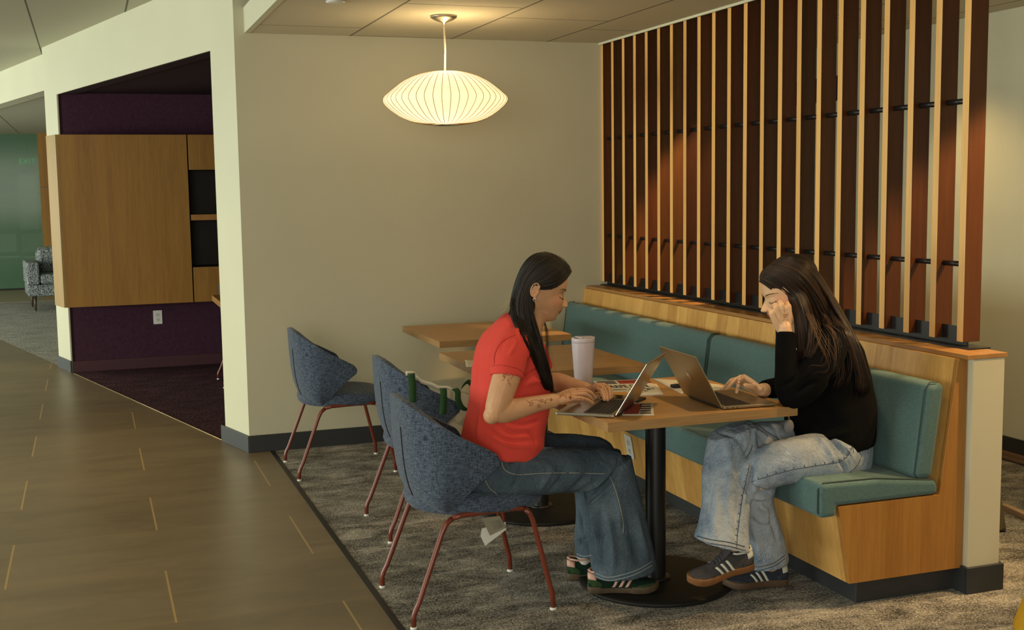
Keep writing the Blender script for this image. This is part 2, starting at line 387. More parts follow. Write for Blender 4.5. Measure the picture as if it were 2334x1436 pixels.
# ceilings
struct(poly('ceiling_high', [(-9, -12), (-0.39, -12), (-0.39, 0.2), line(0.4, 0.05), line(4.2, 0.05), line(4.25, 0.2), line(14.5, 0.2), (-9, 14)], H1, CEILH, 0.04))
struct(MB().box(-0.36, 1.757, -8, 0.02, H2, H2+0.04).build('ceiling_low', CEILL))
struct(MB().box(-0.392, -0.36, -8, 0.0, H2-0.002, 2.51).build('trim_ceiling_fascia', PAINTW))
struct(MB().box(1.755, 1.764, -8, -0.001, H2-0.012, H2+0.04).build('trim_ceiling_edge', PAINTW))
struct(MB().box(-0.36, 1.757, -8, 0.0, 2.62, 2.66).build('ceiling_plenum', PAINT))
struct(MB().box(1.757, 1.90, -8, 0.02, 2.58, 2.62).build('ceiling_slot', BLACKM))
struct(MB().box(1.90, 3.5, -8, 1.3, 2.40, 2.44).build('ceiling_right', CEILL))
mb = MB(); wbox(mb, 4.20, 14.3, 0.12, 0.27, 2.415, H1+0.02); struct(mb.build('trim_bulkhead', PAINTW))
struct(poly('ceiling_lounge', [line(4.28, 0.2), (3, 4.0), (3, 13.5), line(13.9, 0.2)], ZL, CEILH, 0.04))
# right room: wall, baseboard, door
struct(MB().box(3.40, 3.5, -8, 1.3, 0, 2.42).build('wall_right', PAINTW))
struct(MB().box(1.7, 3.45, 1.2, 1.3, 0, 2.42).build('wall_right_back', PAINTW))
mb = MB(); mb.box(3.385, 3.40, -8, -0.9, 0.0, 0.11); struct(mb.build('baseboard_right', BASE))
struct(MB().box(3.35, 3.385, -8, -1.2, 0.012, 0.032).build('trim_right_rail', flat('tan_rail', (0.20, 0.13, 0.08), 0.5)))
struct(MB().box(3.31, 3.345, -8, -1.2, 0.008, 0.016).build('trim_right_runner', flat('tan_rail_lower', (0.16, 0.10, 0.07), 0.5)))
mb = MB(); mb.box(3.37, 3.40, -0.33, -0.24, 0, 2.19, 0); mb.box(3.37, 3.40, -0.24, 0.75, 2.03, 2.19, 0); mb.box(3.37, 3.40, 0.75, 0.84, 0, 2.19, 0); mb.box(3.385, 3.399, -0.24, 0.75, 0, 2.03, 1)
struct(mb.build('door_1', [BLACKM, PAINTW]))
# partition under the slats
struct(MB().box(1.689, 1.829, -3.437, 0.0, 0, 0.862).build('wall_partition', PAINT, bevel=0.003))
mb = MB(); mb.box(1.677, 1.841, -3.45, -3.437, 0, 0.099); mb.box(1.829, 1.841, -3.437, 0.0, 0, 0.099); mb.box(1.677, 1.689, -3.437, -3.36, 0, 0.099)
struct(mb.build('baseboard_partition', BASE, bevel=0.0015))

# ---------------------------------------------------------------- far glass wall and lounge
GY = 13.4
t = NT('green_glass'); t.bsdf.inputs['Transmission Weight'].default_value = 0.0; t.bsdf.inputs['Alpha'].default_value = 0.66
GLASS = t.out((0.115, 0.225, 0.14), 0.10, 0, 0.22)
for i, (a, b) in enumerate([(-6.0, -3.30), (-3.28, -1.93)]):
    mb = MB(); mb.box(a, b, GY, GY+0.012, 0.02, 2.44); struct(mb.build('window_%d' % (i+1), GLASS))
struct(MB().box(-6, -1.93, GY-0.02, GY+0.03, 0, 0.03).build('trim_glass_sill', BLACKM))
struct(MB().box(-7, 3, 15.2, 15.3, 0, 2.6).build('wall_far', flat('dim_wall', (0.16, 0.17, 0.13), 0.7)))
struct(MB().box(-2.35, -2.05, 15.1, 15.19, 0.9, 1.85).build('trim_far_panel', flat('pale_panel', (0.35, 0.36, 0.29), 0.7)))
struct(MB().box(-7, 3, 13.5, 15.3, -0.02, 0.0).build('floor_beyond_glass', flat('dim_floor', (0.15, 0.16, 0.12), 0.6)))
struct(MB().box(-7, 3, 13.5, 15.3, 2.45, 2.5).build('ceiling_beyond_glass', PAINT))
struct(MB().box(-1.93, -1.2, GY-0.35, GY+0.1, 0, 1.60).build('trim_wood_panel_lower', OAKC))
struct(MB().box(-1.93, -1.2, GY-0.35, GY+0.1, 1.61, 2.44).build('trim_wood_panel_upper', OAKC))
t = NT('exit_green'); t.out((0.01, 0.05, 0.02), 0.5); t.bsdf.inputs['Emission Color'].default_value = (0.05, 1, 0.25, 1); t.bsdf.inputs['Emission Strength'].default_value = 1.2
EX = t.mat
ex = thing('exit_sign', 'small green lit exit sign behind the far green glass', 'sign', (-2.17, 14.9, 2.0))
MB().box(-2.29, -2.05, 14.88, 14.92, 1.98, 2.12).build('housing', BLACKM, ex)
def text_mesh(name, body, size, mat, parent, loc, rot, extrude=0.0005, align='CENTER', spacing=1.0, bold=0.0, sx=1.0):
    c = D.curves.new(name, 'FONT'); c.body = body; c.size = size; c.extrude = extrude; c.align_x = align; c.align_y = 'CENTER'
    c.space_character = spacing; c.offset = bold
    tmp = D.objects.new(name+'_t', c); COL.objects.link(tmp)
    dg = bpy.context.evaluated_depsgraph_get(); me = D.meshes.new_from_object(tmp.evaluated_get(dg)); D.objects.remove(tmp)
    me.transform(Matrix.Diagonal((sx, 1, 1, 1)))
    me.materials.clear(); me.materials.append(mat)
    o = link(D.objects.new(name, me)); o.parent = parent; o.location = loc; o.rotation_euler = rot; return o
MB().box(-2.18, -2.16, 14.89, 14.91, 2.12, 2.45).build('hanger', BLACKM, ex)
text_mesh('lettering', 'EXIT', 0.13, EX, ex, (0, -0.025, 0.05), (PI/2, 0, 0))
area('meeting_room_fill', (-2.6, 14.2, 2.42), (-2.6, 14.2, 0), 2.0, 0.8, 22, (0.95, 1.0, 0.85))  # unseen light added so the room behind the glass shows
for i, (x, y) in enumerate([(-2.02, 14.2), (-2.55, 14.4)]):
    s = thing('meeting_chair', ['pale wire backed chair seen faintly through the far green glass, nearer the wood panel', 'pale chair seen faintly through the far green glass, at the left edge'][i], 'chair', (x, y, 0), 0.3, None)
    pm = flat('pale_metal_%d' % i, (0.6, 0.62, 0.55), 0.4)
    for a in (-0.2, 0.2): MB().tube([(a, -0.2, 0), (a, -0.18, 0.45), (a, 0.2, 0.45), (a, 0.22, 0)], 0.012, 6).build('leg_frame', pm, s, False)
    MB().box(-0.22, 0.22, -0.2, 0.22, 0.44, 0.48).build('seat', pm, s, False)
    mb = MB(); mb.box(-0.22, 0.22, 0.2, 0.23, 0.55, 0.85); mb.build('backrest', pm, s, False)

# patterned armchair, facing the camera side
def arm_fab():
    t = NT('patterned_blue_grey_upholstery'); v = t.coord('object', (1, 1, 1.6))
    q = t.n('ShaderNodeTexWave'); q.inputs['Scale'].default_value = 9; q.inputs['Distortion'].default_value = 14; q.inputs['Detail'].default_value = 3; q.inputs['Detail Scale'].default_value = 2.2
    t.l(v, q.inputs['Vector'])
    col = t.ramp(q.outputs['Fac'], [(0.3, (0.075, 0.09, 0.11)), (0.7, (0.36, 0.39, 0.38))]); return t.out(col, 0.9, 0, 0.1)
AF = arm_fab()
ac = thing('armchair', 'patterned blue and grey armchair on the carpet near the far glass wall', 'armchair', (-1.60, 9.95, 0), 0.10)
MB().box(-0.46, 0.46, -0.36, 0.40, 0.19, 0.34).build('seat_base', AF, ac, False, bevel=0.02, seg=3, wn=True)
MB().box(-0.31, 0.31, -0.37, 0.28, 0.342, 0.47).build('seat_cushion', AF, ac, False, bevel=0.035, seg=4, wn=True)
for s_ in (-1, 1):
    MB().box(min(s_*0.315, s_*0.47), max(s_*0.315, s_*0.47), -0.38, 0.40, 0.341, 0.63).build('armrest', AF, ac, False, bevel=0.025, seg=4, wn=True)
MB().box(-0.31, 0.31, 0.22, 0.40, 0.48, 0.74).build('backrest', AF, ac, False, bevel=0.03, seg=3, wn=True)
mb = MB(); mb.obox((0.0, 0.12, 0.64), Vector((1, 0, 0)), Vector((0, .95, .3)).normalized(), Vector((0, -.3, .95)).normalized(), 0.30, 0.075, 0.17); mb.build('back_cushion', AF, ac, False, bevel=0.05, seg=4, wn=True)
LEGW = flat('dark_wood_leg', (0.07, 0.05, 0.03), 0.4)
for x in (-0.38, 0.38):
    for y in (-0.30, 0.34): mb = MB(); mb.tube([(x, y, 0), (x, y, 0.19)], [0.012, 0.022], 10); mb.build('leg', LEGW, ac, False)

# ---------------------------------------------------------------- booth cabinet, outlet, desk, chair
cb = thing('wall_cabinet', 'large oak wall cabinet with an open niche hung in the purple booth', 'cabinet', (-0.9, 3.6, 0.575))
cy = 3.45
mb = MB(); mb.add([(-1.475, cy, 0.575), (-1.553, 3.752, 0.575), (-1.553, 3.752, 1.972), (-1.475, cy, 1.972), (-1.46, cy+.003, 0.575), (-1.536, 3.752, 0.575), (-1.536, 3.752, 1.972), (-1.46, cy+.003, 1.972)],
    [(0, 1, 2, 3), (4, 7, 6, 5), (0, 3, 7, 4), (1, 5, 6, 2), (3, 2, 6, 7), (0, 4, 5, 1)])
mb.build('end_panel', OAKE, cb)
mb = MB(); mb.prism([(-1.459, cy+.02), (-1.535, 3.752), (-0.456, 3.752), (-0.456, cy+.02)], 'z', 0.577, 1.970); mb.build('carcass', OAKC, cb)
MB().box(-1.459, -0.457, cy, cy+.019, 0.575, 1.972).build('door', OAKC, cb, bevel=0.001)
mb = MB(); mb.box(-0.455, 0.5, 3.74, 3.752, 0.577, 1.970); mb.box(-0.447, 0.5, cy+.02, 3.74, 1.68, 1.69); mb.box(-0.447, 0.5, cy+.02, 3.74, 0.86, 0.87); mb.build('niche_back', flat('dark_niche', (0.02, 0.014, 0.009), 0.6), cb)
MB().box(-0.447, 0.5, cy, cy+.019, 1.682, 1.972).build('door', OAKC, cb, bevel=0.001)
MB().box(-0.447, 0.5, cy, cy+.019, 0.575, 0.868).build('drawer', OAKC, cb, bevel=0.001)
MB().box(-0.447, 0.5, cy+.001, 3.739, 1.262, 1.309).build('shelf', OAKS, cb)

def outlet(name, label, c, ax, up, nrm):
    o = thing(name, label, 'outlet', c); ax, up, nrm = (Vector(q).normalized() for q in (ax, up, nrm)); c = Vector(c)
    mb = MB(); mb.obox(c+nrm*0.003, ax, up, nrm, 0.037, 0.059, 0.003); mb.build('cover_plate', WHITEP, o, bevel=0.002)
    for s in (-1, 1):
        mb = MB(); mb.obox(c+nrm*0.0065+up*(s*0.021), ax, up, nrm, 0.016, 0.015, 0.001, 0)
        for k in (-1, 1): mb.obox(c+nrm*0.0078+up*(s*0.021+0.003)+ax*(k*0.006), ax, up, nrm, 0.001, 0.004, 0.0006, 1)
        mb.obox(c+nrm*0.0078+up*(s*0.021-0.008), ax, up, nrm, 0.002, 0.002, 0.0006, 1)
        mb.build('socket', [flat('socket_face', (0.62, 0.62, 0.58), 0.4), BLACKM], o)
    return o
outlet('wall_outlet', 'white wall outlet on the purple booth wall below the cabinet', (-0.735, 3.755, 0.432), (1, 0, 0), (0, 0, 1), (0, -1, 0))
bs = Vector((0.051, 0, -0.289)).normalized()
outlet('bench_outlet', 'white outlet on the front of the oak bench behind the front table', (1.1730, -1.667, 0.232), (0, -1, 0), -bs, (-0.985, 0, -0.174))
dk = thing('booth_desk', 'oak desk corner just showing inside the purple booth', 'desk', (0.2, 2.0, 0))
MB().box(-0.43, 0.9, 1.5, 2.1, 0.70, 0.742).build('desktop', OAKC, dk, bevel=0.002)
MB().box(0.0, 0.05, 1.6, 2.0, 0, 0.70).build('leg', BLACK, dk); MB().box(0.8, 0.85, 1.6, 2.0, 0, 0.70).build('leg', BLACK, dk)

# ---------------------------------------------------------------- slat screen
scr = thing('slat_screen', 'tall screen of upright wooden slats joined by black rods on the bench cap', 'screen', (1.81, -1.65, 0.8787))
SY, SP, ST, SXX = -0.0276, 0.155, 0.0344, 1.772
me0 = None
for k in range(22):
    y0 = SY-k*SP
    if me0 is None:
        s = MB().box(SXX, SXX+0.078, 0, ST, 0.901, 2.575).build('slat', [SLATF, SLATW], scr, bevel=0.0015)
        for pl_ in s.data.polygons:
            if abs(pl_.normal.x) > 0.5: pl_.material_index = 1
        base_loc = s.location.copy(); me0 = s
        s.location.y = y0; 
    else:
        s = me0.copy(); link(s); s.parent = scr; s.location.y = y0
MB().box(1.757, 1.855, -3.335, -0.001, 0.8788, 0.884).build('base_plate', BLACK, scr)
MB().box(1.8045, 1.8105, -3.268, -0.002, 0.884, 0.953).build('fin', BLACK, scr)
for z in (1.789, 1.1875):
    for k in range(21):
        y1 = SY-k*SP; mb = MB(); mb.tube([(1.807, y1, z), (1.807, y1-SP+ST, z)], 0.0105, 14); mb.build('rod', BLACK, scr)

# ---------------------------------------------------------------- banquette bench
YE = -3.410
bn = thing('banquette_bench', 'long oak banquette bench with teal cushions under the slat screen', 'bench', (1.4, -1.7, 0))
mb = MB(); mb.prism([(1.2, 0.09), (1.686, 0.09), (1.686, 0.862), (1.647, 0.862), (1.578, 0.374), (1.149, 0.374)], 'y', YE, YE+0.02); mb.build('side_panel', OAKS, bn, bevel=0.0015)
mb = MB(); mb.prism([(1.2, 0.09), (1.218, 0.09), (1.167, 0.374), (1.149, 0.374)], 'y', YE+0.021, -0.001); mb.build('front_panel', OAKB, bn)
mb = MB(); mb.prism([(1.578, 0.374), (1.647, 0.862), (1.686, 0.862), (1.686, 0.374)], 'y', YE+0.021, -0.001); mb.build('back_panel', OAKB, bn)
MB().box(1.17, 1.58, YE+0.03, -0.002, 0.352, 0.3725).build('seat_deck', OAKB, bn)
MB().box(1.256, 1.68, -3.372, -0.014, 0, 0.089).build('plinth', BASE, bn, bevel=0.002)
MB().box(1.661, 1.8375, -3.440, -0.001, 0.8625, 0.8787).build('top_cap', CAPW, bn, bevel=0.001)
def cushion(name, prof, y0, y1, bev):
    mb = MB(); mb.prism(prof, 'y', y0, y1); o = mb.build(name, TEAL, bn, bevel=bev, seg=5, wn=True)
    return o
SPROF = [(1.072, 0.338), (1.072, 0.462), (1.30, 0.458), (1.567, 0.428), (1.572, 0.376), (1.145, 0.3765), (1.145, 0.338)]
for y0, y1 in ((-3.414, -1.826), (-1.822, -0.012)):
    c = cushion('seat_cushion', SPROF, y0, y1, 0.020)
    pr = [(1.084, 0.345), (1.070, 0.36), (1.070, 0.440), (1.090, 0.462), (1.30, 0.4595), (1.545, 0.430), (1.568, 0.41)]
    mb = MB(); mb.tube([(x, y0+0.012, z) for x, z in pr], 0.003, 6); mb.build('piping', TEALP, c)
BPROF = [(1.474, 0.432), (1.522, 0.782), (1.608, 0.778), (1.560, 0.430)]
for y0, y1 in ((-3.400, -1.826), (-1.822, -0.012)):
    c = cushion('back_cushion', BPROF, y0, y1, 0.028)
    pr = [(1.50, 0.432), (1.481, 0.455), (1.518, 0.755), (1.540, 0.783), (1.575, 0.781)]
    [MB().tube([(x, yy, z) for x, z in pr], 0.0022, 6).build('piping', TEALP, c) for yy in (y0+0.010, y1-0.006)]

# ---------------------------------------------------------------- tables
def table(x0, yf, label):
    W_, D_, Z = 0.733, 0.765, 0.714; cx, cy = x0+W_/2, yf+D_/2
    t = thing('cafe_table', label, 'table', (cx, cy, 0), 0, 'oak cafe tables along the bench')
    MB().box(-W_/2, W_/2, -D_/2, D_/2, Z-0.0015, Z).build('tabletop', TABW, t, False)
    MB().box(-W_/2, W_/2, -D_/2, D_/2, Z-0.033, Z-0.0016).build('edge_band', TABE, t, False, bevel=0.001)
    mb = MB(); mb.lathe([(0.038, 0.018), (0.038, Z-0.045)], 28); mb.lathe([(0.0, 0.018), (0.055, 0.018), (0.055, 0.028), (0.0, 0.028)], 28); mb.build('column', BLACK, t, False)
    mb = MB(); mb.lathe([(0, 0.004), (0.285, 0.004), (0.291, 0.010), (0.289, 0.017), (0.270, 0.020), (0, 0.022)], 64); mb.build('base_disc', DISC, t, False)
    MB().box(-0.2, 0.2, -0.2, 0.2, Z-0.045, Z-0.0335).build('support_plate', BLACK, t, False)
    for a in (0.8, 2.4, 3.9, 5.5): pass
    return t
table(0.407, -1.013, 'oak topped cafe table nearest the back wall')
table(0.293, -2.165, 'middle oak topped cafe table, with a white sheet on its corner')
table(0.330, -3.284, 'front oak topped cafe table carrying both laptops')

# ---------------------------------------------------------------- tub chairs
def make_chair(label, fab=TWEED):
    t = thing('tub_chair', label, 'chair')
    # shell: seat pan + wrap back, swept as rows round the back
    # outer edge heights by angle (0 = straight back, +-1 = wing tips)
    mb = MB(); NA, NV = 48, 18
    def outer(a, v):
        """a in -1..1 round the shell, v 0..1 from bottom to rim"""
        th = a*1.0
        s = abs(a); sg = math.copysign(1, a)
        def tab(T):
            for (x0, v0), (x1, v1) in zip(T, T[1:]):
                if s <= x1: q = (s-x0)/(x1-x0); q = q*q*(3-2*q)*0.35+q*0.65; return v0+(v1-v0)*q
            return T[-1][1]
        rim_x = tab([(0, -0.277), (0.12, -0.274), (0.25, -0.257), (0.45, -0.190), (0.62, -0.105), (0.78, -0.022), (0.88, 0.018), (0.95, 0.034), (1.0, 0.030)])
        rim_z = tab([(0, 0.770), (0.12, 0.768), (0.25, 0.755), (0.45, 0.707), (0.62, 0.654), (0.78, 0.611), (0.88, 0.588), (0.95, 0.566), (1.0, 0.545)])
        wy = sg*math.sin(min(1, s*1.45)*PI/2)**0.9
        P0 = Vector((-0.150+0.052*s, 0.165*wy, 0.364+0.006*s)); P3 = Vector((rim_x, 0.243*wy, rim_z))
        P1 = Vector((-0.268+0.140*s**1.6, 0.235*wy, 0.368+0.055*s**2)); P2 = Vector((-0.268+0.205*s**1.8, 0.252*wy, 0.545-0.070*s**2))
        q = 1-v
        return P0*q**3+P1*3*q*q*v+P2*3*q*v*v+P3*v**3
    A = [2*i/NA-1 for i in range(NA+1)]
    rows = []
    for j in range(NV+1):
        rows.append([outer(a, j/NV) for a in A])
    mb.grid(rows)
    sh = mb.build('shell', fab, t, False, solid=0)
    q = sh.modifiers.new('s', 'SOLIDIFY'); q.thickness = 0.026; q.offset = -1.0 
    q = sh.modifiers.new('b', 'BEVEL'); q.width = 0.012; q.segments = 3; q.limit_method = 'ANGLE'; q.angle_limit = 0.9
    sh['kind_note'] = ''
    del sh['kind_note']
    # seat pad: rounded slab
    mb = MB(); rows = []
    prof = [(0.0, 0.366), (0.90, 0.366), (0.975, 0.374), (1.0, 0.392), (0.985, 0.412), (0.93, 0.424), (0.6, 0.430), (0.0, 0.430)]
    n = 48
    for r, z in prof:
        ring = []
        for k in range(n):
            th = 2*PI*k/n; c, s_ = math.cos(th), math.sin(th)
            ex = 0.75
            x = 0.005+0.245*math.copysign(abs(c)**ex, c)*r; y = 0.228*math.copysign(abs(s_)**ex, s_)*r*(1 if c > 0 else 1-0.10*abs(c))
            zz = z+0.010*math.exp(-((x+0.02)/0.25)**2)*(1 if z > 0.4 else 0) + (0.004 if c < 0 else -0.012*c*c*(1 if z > 0.4 else 0)*r)
            ring.append((x, y, zz))
        rows.append(ring)
    mb.grid(rows, True); mb.build('seat', fab, t, False)
    # frame: rust red tube, one piece per side with two legs, rear and front, and cross bars
    for s_ in (-1, 1):
        y = 0.229*s_
        rail = [(-0.135, y*0.93, 0.368), (-0.10, y*0.92, 0.3745), (0.0, y*0.92, 0.3775), (0.10, y*0.92, 0.379), (0.132, y*0.93, 0.374)]
        mb = MB(); mb.tube(rail, 0.0095, 10); mb.build('rail', REDM, t, False)
        mb = MB(); mb.tube([(-0.284, y, 0.006), (-0.283, y, 0.045), (-0.277, y, 0.063), (-0.262, y*0.995, 0.092), (-0.173, y*0.95, 0.322), (-0.158, y*0.94, 0.350), (-0.135, y*0.93, 0.368)], 0.0095, 10); l = mb.build('leg', REDM, t, False)
        mb = MB(); mb.lathe([(0, 0), (0.012, 0.0), (0.012, 0.007), (0.0095, 0.010)], 12, (-0.284, y, 0)); mb.build('foot', WHITEP, l, False)
        mb = MB(); mb.tube([(0.132, y*0.93, 0.374), (0.148, y*0.94, 0.358), (0.160, y*0.95, 0.330), (0.218, y*0.99, 0.090), (0.226, y, 0.060), (0.228, y, 0.006)], 0.0095, 10); l = mb.build('leg', REDM, t, False)
        mb = MB(); mb.lathe([(0, 0), (0.012, 0.0), (0.012, 0.007), (0.0095, 0.010)], 12, (0.228, y, 0)); mb.build('foot', WHITEP, l, False)
    for x in (-0.09, 0.09):
        mb = MB(); mb.tube([(x, -0.208, 0.3745), (x, 0.208, 0.3745)], 0.008, 8); mb.build('crossbar', REDM, t, False)
    # rear centre seam
    mb = MB(); mb.tube([outer(-0.10, v)+Vector((-0.0015, 0, 0)) for v in [0.25+0.6*i/16 for i in range(17)]], 0.0022, 6); mb.build('seam', BLACKM, t, False)
    return t
ch = make_chair('navy tweed tub chair with rust red legs, nearest the camera, under the woman in red')
ch.location = (0, -2.80, 0)
c2 = copy_tree(ch); c2.location = (0.165, -1.80, 0); c2['label'] = 'middle navy tweed tub chair, with a canvas tote hung on its back'
c1 = copy_tree(ch); c1.location = (-0.012, -0.555, 0); c1['label'] = 'empty navy tweed tub chair beside the back wall'
for c in (ch, c1, c2): c['group'] = 'navy tub chairs'
c4 = make_chair('purple tub chair mostly hidden inside the purple booth', TWEEDP); c4.location = (-0.338+0.284, 2.60, 0)

# ---------------------------------------------------------------- pendant lamp
lamp = thing('pendant_lamp', 'glowing ribbed saucer pendant lamp hanging from the ceiling', 'lamp', (0.50, -0.895, 2.373))
LC = Vector((0.50, -0.895, 0))
def lamp_prof():
    up = [(0.0, 2.092), (0.06, 2.0915), (0.12, 2.083), (0.17, 2.068), (0.22, 2.043), (0.26, 2.014), (0.295, 1.985), (0.315, 1.966), (0.322, 1.950), (0.318, 1.935), (0.300, 1.914), (0.265, 1.885), (0.22, 1.857), (0.17, 1.838), (0.12, 1.828), (0.072, 1.824)]
    # smooth the profile
    for _ in range(2):
        q = [up[0]]
        for a, b in zip(up, up[1:]): q += [(a[0]*.75+b[0]*.25, a[1]*.75+b[1]*.25), (a[0]*.25+b[0]*.75, a[1]*.25+b[1]*.75)]
        q.append(up[-1]); up = q
    return up
t = NT('lamp_shade_skin'); tr = t.n('ShaderNodeBsdfTranslucent'); tr.inputs[0].default_value = (1.0, 0.90, 0.70, 1)
df = t.n('ShaderNodeBsdfDiffuse'); df.inputs[0].default_value = (0.85, 0.75, 0.5, 1); m1 = t.n('ShaderNodeMixShader'); m1.inputs[0].default_value = 0.4
em = t.n('ShaderNodeEmission'); em.inputs[0].default_value = (1.0, 0.86, 0.58, 1); em.inputs[1].default_value = 0.31; ad = t.n('ShaderNodeAddShader')
t.l(tr.outputs[0], m1.inputs[1]); t.l(df.outputs[0], m1.inputs[2]); t.l(m1.outputs[0], ad.inputs[0]); t.l(em.outputs[0], ad.inputs[1]); t.l(ad.outputs[0], t.N['Material Output'].inputs[0])
SHADE = t.mat
LP = lamp_prof(); mb = MB(); mb.lathe([(r, z) for r, z in LP], 120, LC); sh = mb.build('lamp_shade', SHADE, lamp)
mb = MB(); NR = 46
for k in range(NR):
    a = 2*PI*k/NR; mb.tube([LC+Vector(((r+.0006)*math.cos(a), (r+.0006)*math.sin(a), z)) for r, z in LP[3::2]], 0.0015, 5, False)
rb_ = mb.build('rib', flat('shade_wire', (0.30, 0.16, 0.04), 0.6), sh); rb_['kind'] = 'stuff'
mb = MB(); mb.lathe([(0.058, 1.826), (0.075, 1.822), (0.072, 1.819), (0.05, 1.820), (0.05, 1.826)], 40, LC); mb.build('rim', STEEL, lamp)
mb = MB(); mb.tube([LC+Vector((0, 0, 2.085)), LC+Vector((0.004, 0, 2.2)), LC+Vector((0.001, 0, 2.34))], 0.005, 8); mb.build('cord', flat('ivory_cord', (0.75, 0.66, 0.45), 0.5), lamp)
mb = MB(); mb.lathe([(0, 2.372), (0.068, 2.372), (0.068, 2.364), (0.050, 2.352), (0.010, 2.338), (0.006, 2.328), (0, 2.328)], 40, LC); mb.build('canopy', STEEL, lamp)
pl = D.lights.new('lamp_bulb', 'POINT'); pl.energy = 3.1; pl.color = (1.0, 0.82, 0.55); pl.shadow_soft_size = 0.05
po = link(D.objects.new('bulb', pl)); po.parent = lamp; po.location = (0, 0, 1.955-2.373)
pl = D.lights.new('added_ceiling_glow', 'POINT'); pl.energy = 3.4; pl.color = (1.0, 0.74, 0.40); pl.shadow_soft_size = 0.04  # extra point light added above the closed shade to brighten the ceiling
po = link(D.objects.new('top_glow', pl)); po.parent = lamp; po.location = (0.03, -0.03, 2.15-2.373)
mb = MB(); mb.lathe([(0, 2.372), (0.045, 2.372), (0.045, 2.366), (0.030, 2.363), (0, 2.363)], 32, (-0.125, -1.235, 0)); tag(mb.build('smoke_detector', WHITEP), 'small white disc detector on the low ceiling left of the lamp', 'detector')

# ---------------------------------------------------------------- things right of the partition
TAN = flat('tan_metal', (0.30, 0.24, 0.14), 0.45)
rt = thing('side_table', 'table with a tapered tan leg just behind the partition', 'table', (2.3, -2.6, 0))
for i, (x, y) in enumerate([(2.36, -2.86), (2.33, -1.9), (2.06, -2.7), (2.06, -1.9)]):
    mb = MB(); mb.tube([(x, y, 0.018), (x-0.14, y+.01, 0.70)], [(0.036, 0.02), (0.012, 0.012)], 4); l = mb.build('leg', TAN, rt)
    mb = MB(); mb.lathe([(0, 0), (0.02, 0), (0.02, 0.012), (0.012, 0.018)], 14, (x, y, 0)); mb.build('glide', BLACKM, l)
MB().box(1.90, 2.25, -2.88, -1.85, 0.70, 0.725).build('tabletop', TABE, rt)
mb = MB(); p0 = Vector((2.62, -2.585, 0)); p1 = Vector((2.575, -2.86, 0)); p1 = p0+(p1-p0)*2.5
dd = (p1-p0).normalized(); nn = Vector((dd.y, -dd.x, 0)); mb.obox((p0+p1)/2+Vector((0, 0, 0.013)), dd, nn, Vector((0, 0, 1)), (p1-p0).length/2, 0.016, 0.012)
tag(mb.build('floor_runner', flat('pale_tan_metal', (0.42, 0.29, 0.18), 0.5)), 'flat tan metal bar lying on the carpet right of the partition', 'bar')
pf = thing('yellow_ottoman', 'mustard yellow rounded seat just entering at the lower right corner', 'ottoman', (1.74, -4.00, 0))
YEL = flat('mustard_fabric', (0.55, 0.30, 0.02), 0.8, 0, 0.2, 0.08, 30, 0.2)
mb = MB(); mb.lathe([(0, 0.02), (0.24, 0.02), (0.265, 0.035), (0.260, 0.06), (0.247, 0.10), (0.232, 0.15), (0.213, 0.20), (0.185, 0.27), (0.14, 0.325), (0.08, 0.35), (0, 0.36)], 40); mb.build('seat', YEL, pf, False)
mb = MB(); mb.lathe([(0, 0.0), (0.20, 0.0), (0.20, 0.019), (0, 0.019)], 32); mb.build('base', BLACKM, pf, False)
#PEOPLE
# ================================================================ people: helpers
from mathutils.bvhtree import BVHTree
def catmull(P, n=6):
    P = [Vector(p) for p in P]; out = []
    for i in range(len(P)-1):
        a, b, c, d = P[max(i-1, 0)], P[i], P[i+1], P[min(i+2, len(P)-1)]
        for k in range(n):
            t = k/n; out.append(0.5*((2*b)+(c-a)*t+(2*a-5*b+4*c-d)*t*t+(3*b-a-3*c+d)*t**3))
    out.append(P[-1]); return out
def lerp_list(R, n=6):
    out = []
    if any(isinstance(q, tuple) for q in R): R = [q if isinstance(q, tuple) else (q, q) for q in R]
    for i in range(len(R)-1):
        for k in range(n):
            t = k/n; out.append(tuple(a*(1-t)+b*t for a, b in zip(R[i], R[i+1])) if isinstance(R[i], tuple) else R[i]*(1-t)+R[i+1]*t)
    out.append(R[-1]); return out
def limb(mb, P, R, n=20, sub=5, ends=True, flat=None):
    """tapering limb through the joints P with radii R, rounded ends"""
    Q = catmull(P, sub); S = lerp_list(R, sub); mb.tube(Q, S, n, True, 0, flat)
    if ends:
        for q, s in ((Q[0], S[0]), (Q[-1], S[-1])):
            r = min(s) if isinstance(s, tuple) else s; mb.ball(q, r*0.99, n=14, m=8)
def fuse(name, mb, voxel, smooth, mat, parent, keep_world=True):
    """one continuous skin grown round overlapping volumes"""
    me = D.meshes.new(name+'_t'); me.from_pydata(mb.v, [], mb.f); o = link(D.objects.new(name+'_t', me))
    q = o.modifiers.new('r', 'REMESH'); q.mode = 'VOXEL'; q.voxel_size = voxel; q.adaptivity = 0
    if smooth: q = o.modifiers.new('s', 'SMOOTH'); q.factor = 0.5; q.iterations = smooth
    dg = bpy.context.evaluated_depsgraph_get(); new = D.meshes.new_from_object(o.evaluated_get(dg)); D.objects.remove(o); D.meshes.remove(me)
    new.name = name; new.materials.clear(); new.materials.append(mat)
    new.polygons.foreach_set('use_smooth', [True]*len(new.polygons))
    ob = link(D.objects.new(name, new)); ob.parent = parent
    return ob
def coords(o):
    a = np.empty(len(o.data.vertices)*3); o.data.vertices.foreach_get('co', a); return a.reshape(-1, 3)
def normals(o):
    a = np.empty(len(o.data.vertices)*3, dtype=np.float32); o.data.vertex_normals.foreach_get('vector', a); return a.reshape(-1, 3).astype(float)
def setco(o, a): o.data.vertices.foreach_set('co', a.ravel()); o.data.update()
def bvh(o):
    me = o.data; return BVHTree.FromPolygons([v.co.copy() for v in me.vertices], [tuple(p.vertices) for p in me.polygons])
